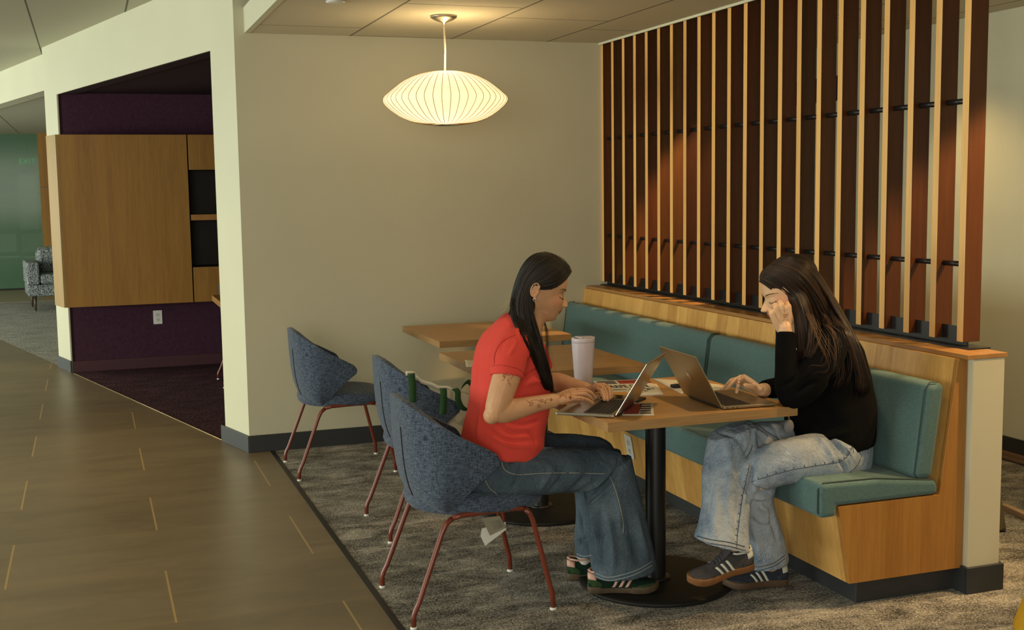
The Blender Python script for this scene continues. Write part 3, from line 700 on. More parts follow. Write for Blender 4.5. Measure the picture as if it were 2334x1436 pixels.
def shoot(tree, u, v):
    d = ray(u, v).normalized(); hit = tree.ray_cast(CAM, d, 12); return hit[0], hit[1]
def on_surface(tree, uv, n=5, off=0.0):
    """a line drawn over the surface: the points of the body or cloth behind the given frame positions"""
    out = []
    pts = [Vector((a, b, 0)) for a, b in uv]; pts = catmull(pts, n) if n > 1 else pts
    for p in pts:
        h, nn = shoot(tree, p.x, p.y)
        if h is not None: out.append(h+nn*off)
    return out
def folds(o, lines):
    """press or raise cloth creases: (frame polyline, half width m, height m)"""
    tree = bvh(o); co = coords(o); nr = normals(o); add = np.zeros(len(co))
    for uv, wd, amp in lines:
        P = on_surface(tree, uv, 6)
        if len(P) < 2: continue
        P = np.array([tuple(p) for p in P]); best = np.full(len(co), 1e9); tt = np.zeros(len(co))
        near = np.where(np.min(np.linalg.norm(co[:, None, :]-P[None, ::4, :], axis=2), axis=1) < wd*4+0.05)[0] if len(co)*len(P)/4 < 4e7 else np.arange(len(co))
        c = co[near]
        for i in range(len(P)-1):
            a, b = P[i], P[i+1]; ab = b-a; L = max(ab@ab, 1e-12); t = np.clip(((c-a)@ab)/L, 0, 1)
            dd = np.linalg.norm(c-(a+t[:, None]*ab), axis=1); m = dd < best[near]; idx = near[m]; best[idx] = dd[m]; tt[idx] = (i+t[m])/(len(P)-1)
        env = np.sin(np.clip(tt, 0.02, 0.98)*PI)**0.5
        add += amp*1.7*np.exp(-(best/wd)**2)*env
    setco(o, co+nr*add[:, None])
def wrinkle(o, amp, scale, seed=0, mask=None):
    co = coords(o); nr = normals(o); s = Vector(scale)
    d = np.array([mnoise.noise(Vector((c[0]*s.x+seed, c[1]*s.y, c[2]*s.z))) for c in co])*amp
    if mask is not None: d *= mask(co)
    setco(o, co+nr*d[:, None])
def strand_lines(name, tree, polys, r, mat, parent, off=0.0003, n=5):
    mb = MB()
    for uv in polys:
        P = on_surface(tree, uv, n, off)
        if len(P) > 1: mb.tube(P, r, 5)
    if not mb.v: return None
    return mb.build(name, mat, parent)

def cloth_mat(name, c, s=900, var=0.12, rough=0.9, bump=0.3, sheen=0.2):
    t = NT(name); v = t.coord('object'); a = t.noise(v, s, 2); b = t.noise(v, 9, 3)
    f = t.math('ADD', t.math('MULTIPLY', a, 0.5), t.math('MULTIPLY', b, 0.5))
    col = t.ramp(f, [(0.35, mul(c, 1-var)), (0.65, mul(c, 1+var))]); t.bump(a, bump, 0.0008)
    t.out(col, rough, 0, 0.1); t.bsdf.inputs['Sheen Weight'].default_value = sheen; return t.mat
def denim(name, dark, mid, light, fade=0.5, sc=520):
    t = NT(name); v = t.coord('object', (1, 1, 0.35)); a = t.noise(v, sc, 3, 0.75); b = t.noise(t.coord('object'), 7, 4, 0.6, 0.4)
    m = t.math('ADD', t.math('MULTIPLY', a, 0.62), t.math('MULTIPLY', b, fade*0.76)); cr_ = t.noise(t.coord('object', (1, 1, 0.6)), 15, 3, 0.55, 1.6)
    col = t.ramp(m, [(0.28, dark), (0.5, mid), (0.74, light)]); t.bump(t.math('ADD', t.math('MULTIPLY', a, 0.05), cr_), 0.55, 0.022); return t.out(col, 0.88, 0, 0.15)
def skin_mat(name, c):
    t = NT(name); v = t.coord('object'); a = t.noise(v, 34, 3); at = t.n('ShaderNodeAttribute'); at.attribute_name = 'tint'
    col = t.mix(1.0, t.ramp(a, [(0.3, mul(c, 0.94)), (0.7, mul(c, 1.05))]), at.outputs['Color'], 'MULTIPLY')
    t.bump(t.noise(v, 900, 2), 0.12, 0.0004); t.out(col, 0.48, 0, 0.35)
    t.bsdf.inputs['Subsurface Weight'].default_value = 0.12; t.bsdf.inputs['Subsurface Radius'].default_value = (0.012, 0.005, 0.003); t.bsdf.inputs['Subsurface Scale'].default_value = 1.0
    return t.mat
def hair_mat(name, dark, light, rough=0.36):
    t = NT(name); at = t.n('ShaderNodeAttribute'); at.attribute_name = 'lock'; sp = t.n('ShaderNodeSeparateXYZ'); t.l(at.outputs['Vector'], sp.inputs[0])
    cb = t.n('ShaderNodeCombineXYZ'); t.l(t.math('MULTIPLY', sp.outputs[1], 26), cb.inputs[0]); t.l(t.math('MULTIPLY', sp.outputs[2], 1.2), cb.inputs[1]); t.l(t.math('MULTIPLY', sp.outputs[0], 40), cb.inputs[2])
    a = t.noise(cb.outputs[0], 1.0, 3, 0.7)
    f = t.math('ADD', t.math('MULTIPLY', a, 0.7), t.math('MULTIPLY', sp.outputs[0], 0.3))
    col = t.ramp(f, [(0.35, dark), (0.75, light)]); t.bump(a, 0.6, 0.002)
    t.out(col, rough, 0, 0.32); t.bsdf.inputs['Anisotropic'].default_value = 0.5; return t.mat

# head: radial surface round the skull with modelled features; x forward, y left, z up
def head_points(jaw=0.0, nose=1.0, na=120, ne=110):
    E = [((-0.010+(0.015 if jaw else 0), 0, 0.030), (0.096-(0.017 if jaw else 0), 0.073, 0.083)), ((0.026, 0, -0.028), (0.064, 0.056, 0.066)), ((0.045, 0, -0.060), (0.036, 0.034, 0.038)), ((0.0, 0, -0.025), (0.060, 0.062, 0.060))]+([((-0.018, 0, -0.044), (0.052, 0.055, 0.045)), ((0.02, 0, -0.066), (0.052, 0.044, 0.026))] if jaw else [])
    rows = []
    def g(a, s): return math.exp(-(a/s)**2)
    for i in range(ne+1):
        el = -PI/2+PI*i/ne; row = []
        for k in range(na):
            az = 2*PI*k/na
            # concentrate samples on the face
            az = az-0.45*math.sin(az)
            d = Vector((math.cos(el)*math.cos(az), math.cos(el)*math.sin(az), math.sin(el)))
            acc = 0; pw = 14
            for c, r in E:
                o = Vector((0, 0, -0.0))-Vector(c); dd = Vector((d.x/r[0], d.y/r[1], d.z/r[2])); oo = Vector((o.x/r[0], o.y/r[1], o.z/r[2]))
                A_, B_, C_ = dd.dot(dd), 2*dd.dot(oo), oo.dot(oo)-1; disc = B_*B_-4*A_*C_
                if disc <= 0: continue
                t = (-B_+math.sqrt(disc))/(2*A_)
                if t > 0: acc += (t*10)**pw
            r = (acc**(1/pw))/10; p = d*r; x, y, z = p
            if x > 0.02:
                f = min(1, (x-0.02)/0.03); dx = 0
                # nose
                def N(z):
                    T = [(0.020, 0), (0.008, 0.001), (-0.004, 0.008), (-0.018, 0.018), (-0.026, 0.0245), (-0.031, 0.0235), (-0.036, 0.015), (-0.041, 0.003), (-0.046, 0)]
                    if z > T[0][0] or z < T[-1][0]: return 0
                    for (a, va), (b, vb) in zip(T, T[1:]):
                        if b <= z <= a: return va+(vb-va)*(a-z)/(a-b)
                    return 0
                sy = 0.0065+0.0065*g(z+0.031, 0.010)
                dx += nose*N(z)*g(y, sy)
                dx += 0.0075*g(abs(y)-0.0125, 0.0050)*g(z+0.033, 0.0060)          # wings of the nose
                dx += 0.0030*g(z-0.023, 0.010)*g(abs(y)-0.022, 0.020)            # brow
                dx -= 0.0085*g(z-0.006, 0.012)*g(abs(y)-0.028, 0.014)            # socket
                dx -= 0.0040*g(z-0.008, 0.008)*g(y, 0.010)                       # root of the nose
                dx += 0.0062*g(z-0.001, 0.0075)*g(abs(y)-0.030, 0.0115)          # lid over the eyeball
                dx -= 0.0022*g(z+0.0065, 0.0018)*g(abs(y)-0.030, 0.012)          # closed lid line
                dx += 0.0030*g(z+0.020, 0.018)*g(abs(y)-0.040, 0.018)            # cheek
                dx += 0.0045*g(z+0.052, 0.012)*g(y, 0.020)                       # muzzle
                dx += 0.0048*g(z+0.0495, 0.0035)*g(y, 0.013)                     # upper lip
                dx += 0.0050*g(z+0.0600, 0.0045)*g(y, 0.011)                     # lower lip
                dx -= 0.0042*g(z+0.0545, 0.0020)*g(y, 0.021)                     # mouth line
                dx -= 0.0035*g(z+0.0700, 0.0060)*g(y, 0.016)                     # under the lip
                dx += 0.0065*g(z+0.084, 0.012)*g(y, 0.017)                       # chin
                x += dx*f
            row.append(Vector((x, y, z)))
        rows.append(row)
    return rows
class Head:
    def __init__(s, H, pitch, yaw, sc, stretch=1.0, ear=-0.012, jaw=0, es=0.86, ey=1.0):
        s.ex = ear; s.jaw = jaw; s.es = es; s.ey = ey
        # yaw 0 = facing +X
        s.H = Vector(H); s.f = Vector((math.cos(pitch)*math.cos(yaw), math.cos(pitch)*math.sin(yaw), -math.sin(pitch)))
        s.l = Vector((-math.sin(yaw), math.cos(yaw), 0)); s.u = s.f.cross(s.l); s.sc = sc; s.st = stretch
    def w(s, x, y, z): return s.H+(s.f*(x*s.st)+s.l*y+s.u*z)*s.sc
    def local(s, P):
        q = (np.asarray(P)-np.array(s.H))/s.sc; return np.stack([q@np.array(s.f)/s.st, q@np.array(s.l), q@np.array(s.u)], -1)
    def add(s, mb, side):
        rows = head_points(s.jaw, 0.82 if s.jaw else 1.0); mb.grid([[s.w(*p) for p in r] for r in rows], True)
        for e in (-1, 1):   # ears: bowl, rim and lobe
            x0 = s.ex; R = Matrix((s.f, s.l, s.u)).transposed(); k = s.es*s.sc; W = lambda x, y, z: s.w(x0+x*s.es, e*y*s.ey, -0.006+z*s.es)
            mb.ball(W(-0.001, 0.0725, -0.001), 0.0155*k, 0.0068*k, 0.0265*k, R=R)
            ring = [W(-0.002+0.0165*math.cos(t), 0.0790-0.003*math.cos(t), 0.027*math.sin(t)) for t in [0.35+4.9*i/20 for i in range(21)]]
            mb.tube(ring, 0.0031*k, 8)
            mb.ball(W(0.006, 0.0755, -0.027), 0.0068*k, 0.0045*k, 0.0085*k, R=R)
            mb.tube([W(0.010, 0.074, 0.004), W(0.012, 0.0785, -0.007), W(0.010, 0.0755, -0.018)], 0.0036*k, 8)
def finger(mb, P, r0=0.0085, r1=0.0065):
    P = [Vector(p) for p in P]; n = len(P)
    Q = catmull(P, 4); m = len(Q); R = []
    for i in range(m):
        t = i/(m-1); r = r0+(r1-r0)*t; R.append(r*(1+0.06*math.cos(t*(n-1)*2*PI)))
    mb.tube(Q, R, 12); mb.ball(Q[-1], R[-1]*1.0, n=12, m=8)
    mb.ball(P[0], r0*1.12, n=12, m=8)
def hand(mb, W, fingers, thumb, thick=0.013, wr=(0.026, 0.017), flat=(0, 0, 1)):
    """palm spanned from the wrist to four knuckles, four fingers, and a thumb from the side of the palm"""
    W = Vector(W)
    for i, F_ in enumerate(fingers):
        K = Vector(F_[0]); off = (K-Vector(fingers[1][0]))*0.45
        base = W+off
        mb.tube([base, base.lerp(K, 0.5), K], [thick*0.98, thick*1.0, thick*0.78], 14); mb.ball(base, thick*0.98, n=12, m=8)
        finger(mb, F_, thick*0.66, thick*0.50)
    for a, b in zip(fingers, fingers[1:]):
        A_, B_ = Vector(a[0]), Vector(b[0]); m = (A_+B_)/2
        mb.tube([W.lerp(m, 0.25), W.lerp(m, 0.93)], [thick*0.95, thick*0.72], 12)
    T = [Vector(p) for p in thumb]; mb.tube(catmull(T, 4), lerp_list([thick*1.0, thick*0.82, thick*0.68] if len(T) == 3 else [thick*1.0, thick*0.9, thick*0.78, thick*0.66], 4), 12)
    mb.ball(T[0], thick*1.0, n=12, m=8); mb.ball(T[-1], thick*0.64, n=12, m=8)
P3 = lambda L: [atY(*p) for p in L]
def torso(mb, rings, ymid, n=40, p=2.3):
    """rings: (uA, vA, uB, vB, half width, y shift) - the two silhouette points in the middle plane"""
    rows = []
    pts = []
    for q in rings:
        a, b = atY(q[0], q[1], ymid), atY(q[2], q[3], ymid); pts.append((a, b, q[4]))
    # resample smoothly
    A_ = catmull([q[0] for q in pts], 4); B_ = catmull([q[1] for q in pts], 4); W_ = lerp_list([q[2] for q in pts], 4)
    for a, b, w_ in zip(A_, B_, W_):
        c = (a+b)/2; h = (b-a)/2; ring = []
        for k in range(n):
            t = 2*PI*k/n; ct, st = math.cos(t), math.sin(t)
            ring.append(c+h*(math.copysign(abs(ct)**(2/p), ct))+Vector((0, w_, 0))*(math.copysign(abs(st)**(2/p), st)))
        rows.append(ring)
    b0 = len(mb.v); mb.grid(rows, True)
    mb.f.append([b0+k for k in range(n)]); mb.m.append(0); mb.sm.append(True)
    e0 = b0+(len(rows)-1)*n; mb.f.append([e0+k for k in range(n)][::-1]); mb.m.append(0); mb.sm.append(True)
def leg_loft(mb, rings, n=30, p=2.1):
    """trouser leg rings: (uL, vL, uR, vR, y centre, half depth in y)"""
    pts = [(atY(q[0], q[1], q[4]), atY(q[2], q[3], q[4]), q[5]) for q in rings]
    A_ = catmull([q[0] for q in pts], 4); B_ = catmull([q[1] for q in pts], 4); W_ = lerp_list([q[2] for q in pts], 4); rows = []
    for i, (a, b, w_) in enumerate(zip(A_, B_, W_)):
        c = (a+b)/2; h = (b-a)/2; sd = Vector((0, w_, 0))
        rows.append([c+h*math.copysign(abs(math.cos(t))**(2/p), math.cos(t))+sd*math.copysign(abs(math.sin(t))**(2/p), math.sin(t)) for t in [2*PI*k/n for k in range(n)]])
    b0 = len(mb.v); mb.grid(rows, True)
    mb.f.append([b0+k for k in range(n)]); mb.m.append(0); mb.sm.append(True)
    e0 = b0+(len(rows)-1)*n; mb.f.append([e0+k for k in range(n)][::-1]); mb.m.append(0); mb.sm.append(True)
def hollow_hem(o, uvz_low, depth=0.0):
    pass
def paint_tint(o, fn):
    co = coords(o); c = np.ones((len(co), 4)); fn(co, c); a = o.data.color_attributes.new('tint', 'FLOAT_COLOR', 'POINT'); a.data.foreach_set('color', c.ravel())
def hair_locks(name, guides, N, r, mat, parent, seed=1, jit=0.006, n=8, flat=1.0, taper=0.35, trees=(), off=0.004):
    """locks of hair interpolated between neighbouring guide lines (each a list of frame u, v and y)"""
    rnd = random.Random(seed); G = []
    M_ = 24
    for g in guides:
        Q = catmull(P3(g), 8)
        # resample by length
        L = [0]
        for a, b in zip(Q, Q[1:]): L.append(L[-1]+(b-a).length)
        R_ = []
        for k in range(M_):
            t = L[-1]*k/(M_-1); i = max(0, min(len(L)-2, next((j for j in range(len(L)-1) if L[j+1] >= t-1e-9), len(L)-2)))
            q = (t-L[i])/max(1e-9, L[i+1]-L[i]); R_.append(Q[i].lerp(Q[i+1], q))
        G.append(R_)
    mb = MB(); at = []
    for i in range(N):
        s = rnd.random()*(len(G)-1.0001); a = int(s); q = s-a; j = Vector((rnd.gauss(0, jit), rnd.gauss(0, jit), rnd.gauss(0, jit))); j2 = Vector((rnd.gauss(0, jit), rnd.gauss(0, jit), rnd.gauss(0, jit)))
        end = 1-0.12*rnd.random()**2; k1 = max(6, int(M_*end)); P = []
        for k in range(k1):
            t = k/(M_-1); p = G[a][k].lerp(G[a+1][k], q)
            if trees:       # lie on the head and shoulders instead of sinking into them
                d = (p-CAM).normalized(); best = None
                for tr_ in (trees if t < 0.20 else trees[:2]):
                    h_, n_, _, L_ = tr_.ray_cast(CAM, d, 12)
                    if h_ is not None and (h_-p).length < 0.12 and (best is None or L_ < best[1]): best = (h_+n_*off, L_)
                if best: p = best[0]
            P.append(p)
        for _ in range(2): P = [P[0]]+[(P[i-1]+P[i]*2+P[i+1])/4 for i in range(1, len(P)-1)]+[P[-1]]
        P = [p+j*(0.35+0.65*(k/(M_-1)))*min(1, (k/(M_-1))*3+.2)+j2*(k/(M_-1))**2 for k, p in enumerate(P)]
        rr = r*(0.6+0.7*rnd.random()); rnd_id = rnd.random()
        R_ = [(rr*flat*(0.75+0.25*math.sin(min(1, t*3)*PI/2))*(1-(1-taper)*t**2.5), rr*0.55*(1-(1-taper)*t**2.5)) for t in [k/(len(P)-1) for k in range(len(P))]]
        R_[-1] = (rr*0.12, rr*0.12); b0 = len(mb.v); mb.tube(P, R_, n, True)
        for k in range(len(P)):
            for m_ in range(n): at.append((rnd_id, abs(2*m_/n-1), k/M_))
    me = D.meshes.new(name); me.from_pydata(mb.v, [], mb.f); me.materials.append(mat); me.polygons.foreach_set('use_smooth', [True]*len(me.polygons))
    A_ = me.attributes.new('lock', 'FLOAT_VECTOR', 'POINT'); A_.data.foreach_set('vector', np.array(at).ravel())
    o = link(D.objects.new(name, me)); o.parent = parent
    return o
def give_lock(o, s=3.0):
    co = coords(o); A_ = o.data.attributes.new('lock', 'FLOAT_VECTOR', 'POINT')
    v = np.stack([np.full(len(co), 0.2), (co[:, 0]*1.0+co[:, 1]*1.4)*s, co[:, 2]*s], -1); A_.data.foreach_set('vector', v.ravel())

def make_shoe(parent, heel, dirv, L, mats, nrm=(0, 0, 1), roll=0.0, name='shoe', stripes=True):
    """suede trainer: sole, upper, heel tab, toe guard, tongue, three stripes, laces"""
    f = Vector(dirv).normalized(); up = Vector(nrm).normalized(); sd = up.cross(f).normalized(); up = f.cross(sd)
    if roll: Rm = Matrix.Rotation(roll, 3, f); sd = Rm @ sd; up = Rm @ up
    h = Vector(heel); T = lambda x, y, z: h+f*(x*L)+sd*(y*L)+up*(z*L*1.18)
    SOLE, UP_, SUEDE, TAB, STR, LACE = mats
    s = thing(name, None, None); s.parent = parent
    out = [(0.0, 0.0), (0.015, 0.10), (0.07, 0.135), (0.2, 0.135), (0.38, 0.118), (0.55, 0.145), (0.7, 0.175), (0.84, 0.165), (0.94, 0.115), (0.995, 0.03), (1.0, 0.0)]
    def outline(k=1.0, n=44):
        P = []
        top = catmull([Vector((x, y, 0)) for x, y in out], 4)
        for q in top: P.append((q.x, q.y*k))
        for q in reversed(top[1:-1]): P.append((q.x, -q.y*k*(0.86 if 0.2 < q.x < 0.6 else 0.95)))
        return P
    O = outline(); mb = MB(); rows = []
    for z, k, toe in ((0.0, 0.93, 0), (0.012, 1.0, 0), (0.07, 1.0, 0), (0.085, 0.97, 0)):
        rows.append([T(0.5+(x-0.5)*(0.985 if k < 1 else 1), y*k, z+0.035*max(0, (x-0.78)/0.22)**2) for x, y in O])
    mb.grid(rows, True); b0 = len(mb.v); n = len(O)
    mb.f.append(list(range(n))[::-1]); mb.m.append(0); mb.sm.append(False); mb.f.append([3*n+k for k in range(n)]); mb.m.append(0); mb.sm.append(False)
    sole = mb.build('sole', SOLE, s)
    # upper as cross rings along the foot
    def ringat(x, hw, zt, zb=0.075, q=0.8, n=20, wtop=0.35):
        R_ = []
        for k in range(n+1):
            t = PI*k/n; c, si = math.cos(t), math.sin(t)
            yy = hw*math.copysign(abs(c)**0.75, c); zz = zb+(zt-zb)*abs(si)**0.9
            yy *= (1-(1-wtop)*abs(si)**2.2)
            R_.append(T(x, yy, zz))
        return R_
    prof = [(0.015, 0.085, 0.235, 0.5), (0.05, 0.112, 0.262, 0.55), (0.12, 0.125, 0.255, 0.55), (0.22, 0.125, 0.240, 0.5), (0.34, 0.115, 0.255, 0.5), (0.44, 0.118, 0.250, 0.42), (0.54, 0.132, 0.215, 0.42), (0.64, 0.150, 0.175, 0.45), (0.74, 0.158, 0.155, 0.55), (0.84, 0.148, 0.142, 0.6), (0.92, 0.112, 0.128, 0.6), (0.97, 0.06, 0.112, 0.7), (0.988, 0.02, 0.10, 0.8)]
    mb = MB(); rows = [ringat(x, hw, zt, 0.07, 0.8, 20, wt) for x, hw, zt, wt in prof]; mb.grid(rows)
    for r in (rows[0], rows[-1]):
        b0 = len(mb.v); mb.v += r; mb.f.append([b0+k for k in range(len(r))]); mb.m.append(0); mb.sm.append(True)
    up_ = mb.build('upper', UP_, s)
    tree = BVHTree.FromPolygons([v.co+Vector((0, 0, 0)) for v in up_.data.vertices], [tuple(p.vertices) for p in up_.data.polygons])
    def snap(P, off=0.0012):
        q, nn, _, _ = tree.find_nearest(P)
        if (P-T(0.5, 0, 0.10)).dot(nn) < 0: nn = -nn
        return q+nn*off
    def patch(name, f_, mat, nu=10, nv=5, off=0.0012, th=0.0016):
        rows = [[snap(f_(i/nu, j/nv), off) for j in range(nv+1)] for i in range(nu+1)]
        mb = MB(); mb.grid(rows); return mb.build(name, mat, s, solid=th)
    for e in (-1, 1):
        for k in range(3):
            x0 = 0.36+k*0.085
            patch('stripe', lambda a, b, x0=x0, e=e, k=k: T(x0+0.085*a+0.040*(b-0.5), e*(0.17-0.07*a), 0.084+(0.140-0.020*k)*a), STR, 10, 2, 0.0016)
    # heel tab and heel counter, toe guard
    patch('heel_tab', lambda a, b: T(-0.03+0.15*abs(2*a-1)**1.6, (2*a-1)*0.13, 0.165+0.095*b), TAB, 14, 3, 0.0016)
    patch('heel_counter', lambda a, b: T(-0.03+0.24*abs(2*a-1)**1.5, (2*a-1)*0.15, 0.085+0.105*b*(1-0.55*abs(2*a-1)**3)), SUEDE, 18, 4, 0.0012)
    patch('toe_guard', lambda a, b: T(1.02-0.34*abs(2*a-1)**1.5, (2*a-1)*0.19, 0.083+0.045*b*(1-0.4*abs(2*a-1)**3)), SUEDE, 20, 3, 0.0012)
    mb = MB(); rows = []
    for x, z, wd in ((0.60, 0.188, 0.06), (0.5, 0.232, 0.062), (0.42, 0.268, 0.066), (0.36, 0.31, 0.07), (0.335, 0.335, 0.06)):
        rows.append([T(x+0.02*(abs(y)/wd)**2, y, z-0.03*(abs(y)/wd)**2) for y in (-wd, -wd*0.5, 0, wd*0.5, wd)])
    mb.grid(rows); mb.build('tongue', UP_, s, solid=0.004)
    for k in range(5):
        x = 0.42+0.045*k; z = 0.262-0.0165*k; mb = MB(); mb.tube([T(x-0.004, -0.05, z-0.012), T(x, 0, z+0.008), T(x+0.006, 0.05, z-0.012)], 0.0022, 6); mb.build('lace', LACE, s)
    mb = MB(); mb.tube([T(x, y, z) for x, y, z in ((0.05, -0.075, 0.26), (0.02, 0, 0.262), (0.05, 0.075, 0.26), (0.15, 0.09, 0.245), (0.28, 0.075, 0.25), (0.33, 0.06, 0.262))], 0.004, 8); mb.tube([T(x, y, z) for x, y, z in ((0.05, -0.075, 0.26), (0.15, -0.09, 0.245), (0.28, -0.075, 0.25), (0.33, -0.06, 0.262))], 0.004, 8); mb.build('collar', TAB, s)
    return s

SKA = skin_mat('skin_warm', (0.57, 0.31, 0.165)); SKB = skin_mat('skin_light', (0.74, 0.47, 0.28))
HENNA = flat('henna_stain', (0.22, 0.055, 0.015), 0.5)
DARKHAIR = hair_mat('black_brown_hair', (0.0035, 0.0024, 0.0018), (0.026, 0.014, 0.008), 0.36); CAPA = hair_mat('black_hair_under', (0.003, 0.0022, 0.0018), (0.012, 0.007, 0.004), 0.6); CAPB = hair_mat('brown_hair_under', (0.005, 0.003, 0.002), (0.024, 0.011, 0.005), 0.6)
BROWNHAIR = hair_mat('brown_hair', (0.005, 0.0028, 0.0018), (0.046, 0.019, 0.008), 0.38)
BROWF = flat('brow_hair', (0.025, 0.014, 0.008), 0.7)
REDT = cloth_mat('coral_red_jersey', (0.66, 0.068, 0.052), 1200, 0.08, 0.85, 0.15, 0.03)
BLACKK = cloth_mat('black_knit', (0.0032, 0.0032, 0.0036), 800, 0.3, 0.95, 0.5, 0.0)
DENA = denim('slate_blue_denim', (0.022, 0.038, 0.058), (0.062, 0.090, 0.122), (0.16, 0.205, 0.25), 0.55)
DENB = denim('faded_blue_denim', (0.034, 0.066, 0.120), (0.110, 0.165, 0.245), (0.36, 0.41, 0.48), 0.95, 420)
THREAD = flat('pale_thread', (0.42, 0.38, 0.28), 0.8); THREADD = flat('indigo_seam', (0.030, 0.045, 0.075), 0.85)

# ================================================================ the woman in red (facing +X)
YA = -2.83
pa = thing('person', 'woman in a red T-shirt and slate blue jeans typing in the nearest tub chair', 'person', (0, 0, 0))
HA = Head((0.2624, YA-0.005, 1.132), math.radians(19), math.radians(-13), 1.07, 1.04, -0.020, 1)
mb = MB(); HA.add(mb, -1)
limb(mb, P3([(1192, 790, YA), (1203, 745, YA), (1222, 700, YA)]), [(0.062, 0.066), (0.053, 0.054), (0.052, 0.05)], 24, ends=False)
torso(mb, [(1085, 1075, 1185, 1080, 0.120), (1085, 1010, 1200, 1015, 0.125), (1090, 930, 1226, 935, 0.125), (1095, 860, 1230, 862, 0.130), (1108, 800, 1218, 815, 0.145), (1128, 760, 1206, 780, 0.14), (1155, 735, 1205, 755, 0.08)], YA)
# near arm and hand
limb(mb, P3([(1168, 800, -2.985), (1157, 850, -3.035), (1143, 895, -3.05), (1131, 936, -3.055)]), [0.052, 0.050, 0.0455, 0.040])
limb(mb, P3([(1131, 936, -3.055), (1150, 938, -3.055), (1185, 930, -3.06), (1225, 920, -3.065), (1266, 912, -3.065)]), [0.0385, 0.0400, 0.0355, 0.0285, (0.0245, 0.0225)], 20)
limb(mb, P3([(1140, 920, -3.052), (1130, 936, -3.052), (1121, 947, -3.050)]), [0.040, 0.038, 0.031], 16)
NH = [[(1303, 908, -3.085), (1324, 908, -3.082), (1340, 913, -3.075), (1351, 919, -3.068)],
      [(1309, 900, -3.062), (1333, 898, -3.058), (1344, 905, -3.052), (1350, 912, -3.046)],
      [(1311, 894, -3.040), (1336, 892, -3.034), (1349, 899, -3.028), (1356, 907, -3.022)],
      [(1306, 890, -3.018), (1331, 888, -3.010), (1345, 894, -3.004), (1353, 902, -2.998)]]
hand(mb, atY(1272, 910, -3.062), [P3(q) for q in NH], P3([(1283, 906, -3.03), (1302, 911, -3.005), (1320, 914, -2.985)]), 0.0138)
mb.ball(atY(1281, 914, -3.066), 0.0150, n=12, m=8)
# far arm and hand
limb(mb, P3([(1205, 800, -2.68), (1222, 845, -2.65), (1243, 875, -2.66)]), [0.052, 0.046, 0.040])
limb(mb, P3([(1243, 875, -2.66), (1272, 872, -2.70), (1305, 880, -2.77), (1338, 887, -2.835)]), [0.040, 0.038, 0.031, 0.0235], 18)
FH = [[(1360, 883, -2.925), (1370, 893, -2.965), (1375, 903, -2.985), (1378, 911, -3.000)],
      [(1369, 878, -2.915), (1379, 888, -2.955), (1383, 901, -2.980), (1385, 912, -2.992)],
      [(1377, 878, -2.900), (1386, 886, -2.935), (1390, 899, -2.958), (1390, 909, -2.970)],
      [(1383, 881, -2.884), (1391, 888, -2.912), (1394, 899, -2.932), (1393, 906, -2.944)]]
hand(mb, atY(1341, 886, -2.845), [P3(q) for q in FH], P3([(1344, 890, -2.87), (1349, 899, -2.905), (1363, 902, -2.925)]), 0.0130)
# legs (inside the jeans)
for L_ in ([(1120, 1065, -2.94), (1250, 1072, -2.95), (1380, 1072, -2.955), (1395, 1150, -2.965), (1408, 1240, -2.98), (1400, 1300, -2.985)], [(1130, 1045, -2.75), (1240, 1040, -2.73), (1350, 1045, -2.70), (1365, 1130, -2.72), (1360, 1230, -2.745), (1335, 1282, -2.75)]):
    limb(mb, P3(L_), [0.060, 0.055, 0.046, 0.038, 0.032, 0.030])
body = fuse('body', mb, 0.0030, 3, SKA, pa)
def tintA(Hd, lipc, blush):
    def fn(co, c):
        L = Hd.local(co); x, y, z = L[:, 0], L[:, 1], L[:, 2]; fr = x > 0.06
        lips = fr & (np.abs(y) < 0.0195) & (z < -0.0450) & (z > -0.0655+0.35*np.abs(y)) 
        k = np.clip(1-(np.abs(y)/0.024)**2, 0, 1)
        c[lips, :3] = lipc
        ck = np.exp(-((x-0.06)/0.03)**2-((np.abs(y)-0.045)/0.02)**2-((z+0.022)/0.02)**2); c[:, 1] *= 1-blush*ck; c[:, 2] *= 1-blush*ck
        ln = fr & (np.abs(z+0.0545) < 0.0012) & (np.abs(y) < 0.022); c[ln, :3] = (0.35, 0.18, 0.15)
    return fn
paint_tint(body, tintA(HA, (0.88, 0.58, 0.54), 0.14))
tree = bvh(body)
def face_bits(Hd, side, parent, lash=True):
    mb = MB()
    for e in ((side,) if side else (-1, 1)):
        for k in range(26):
            t = k/25; y = e*(0.014+0.034*t); z = 0.0185+0.007*math.sin(min(1, t*1.25)*PI*0.62)-0.003*t; a, b = Vector((0.13, y, z)), None
            q = tree_pt(Hd, y, z); q2 = tree_pt(Hd, y+e*0.006, z+0.0035*(1-1.3*t))
            if q and q2: mb.tube([q, q2], 0.0013*(1.1-0.5*t), 4)
    mb.build('eyebrow', BROWF, parent)
    mb = MB()
    for e in (-1, 1):
        P = []
        for k in range(12):
            t = k/11; y = e*(0.0175+0.026*t); z = -0.0045-0.0045*math.sin(t*PI); q = tree_pt(Hd, y, z)
            if q: P.append(q)
        if len(P) > 2: mb.tube(P, 0.0009, 5)
        for q in P[2:]: mb.tube([q, q+Hd.f*0.0045*Hd.sc-Hd.u*0.003*Hd.sc+Hd.l*(e*0.002)], [0.0005, 0.0002], 4)
    mb.build('eyelashes', BROWF, parent)
def tree_pt(Hd, y, z):
    o = Hd.w(0.2, y, z); h, nn, _, _ = tree.ray_cast(o, -Hd.f, 0.3)
    return h+nn*0.0005 if h else None
face_bits(HA, 0, body)
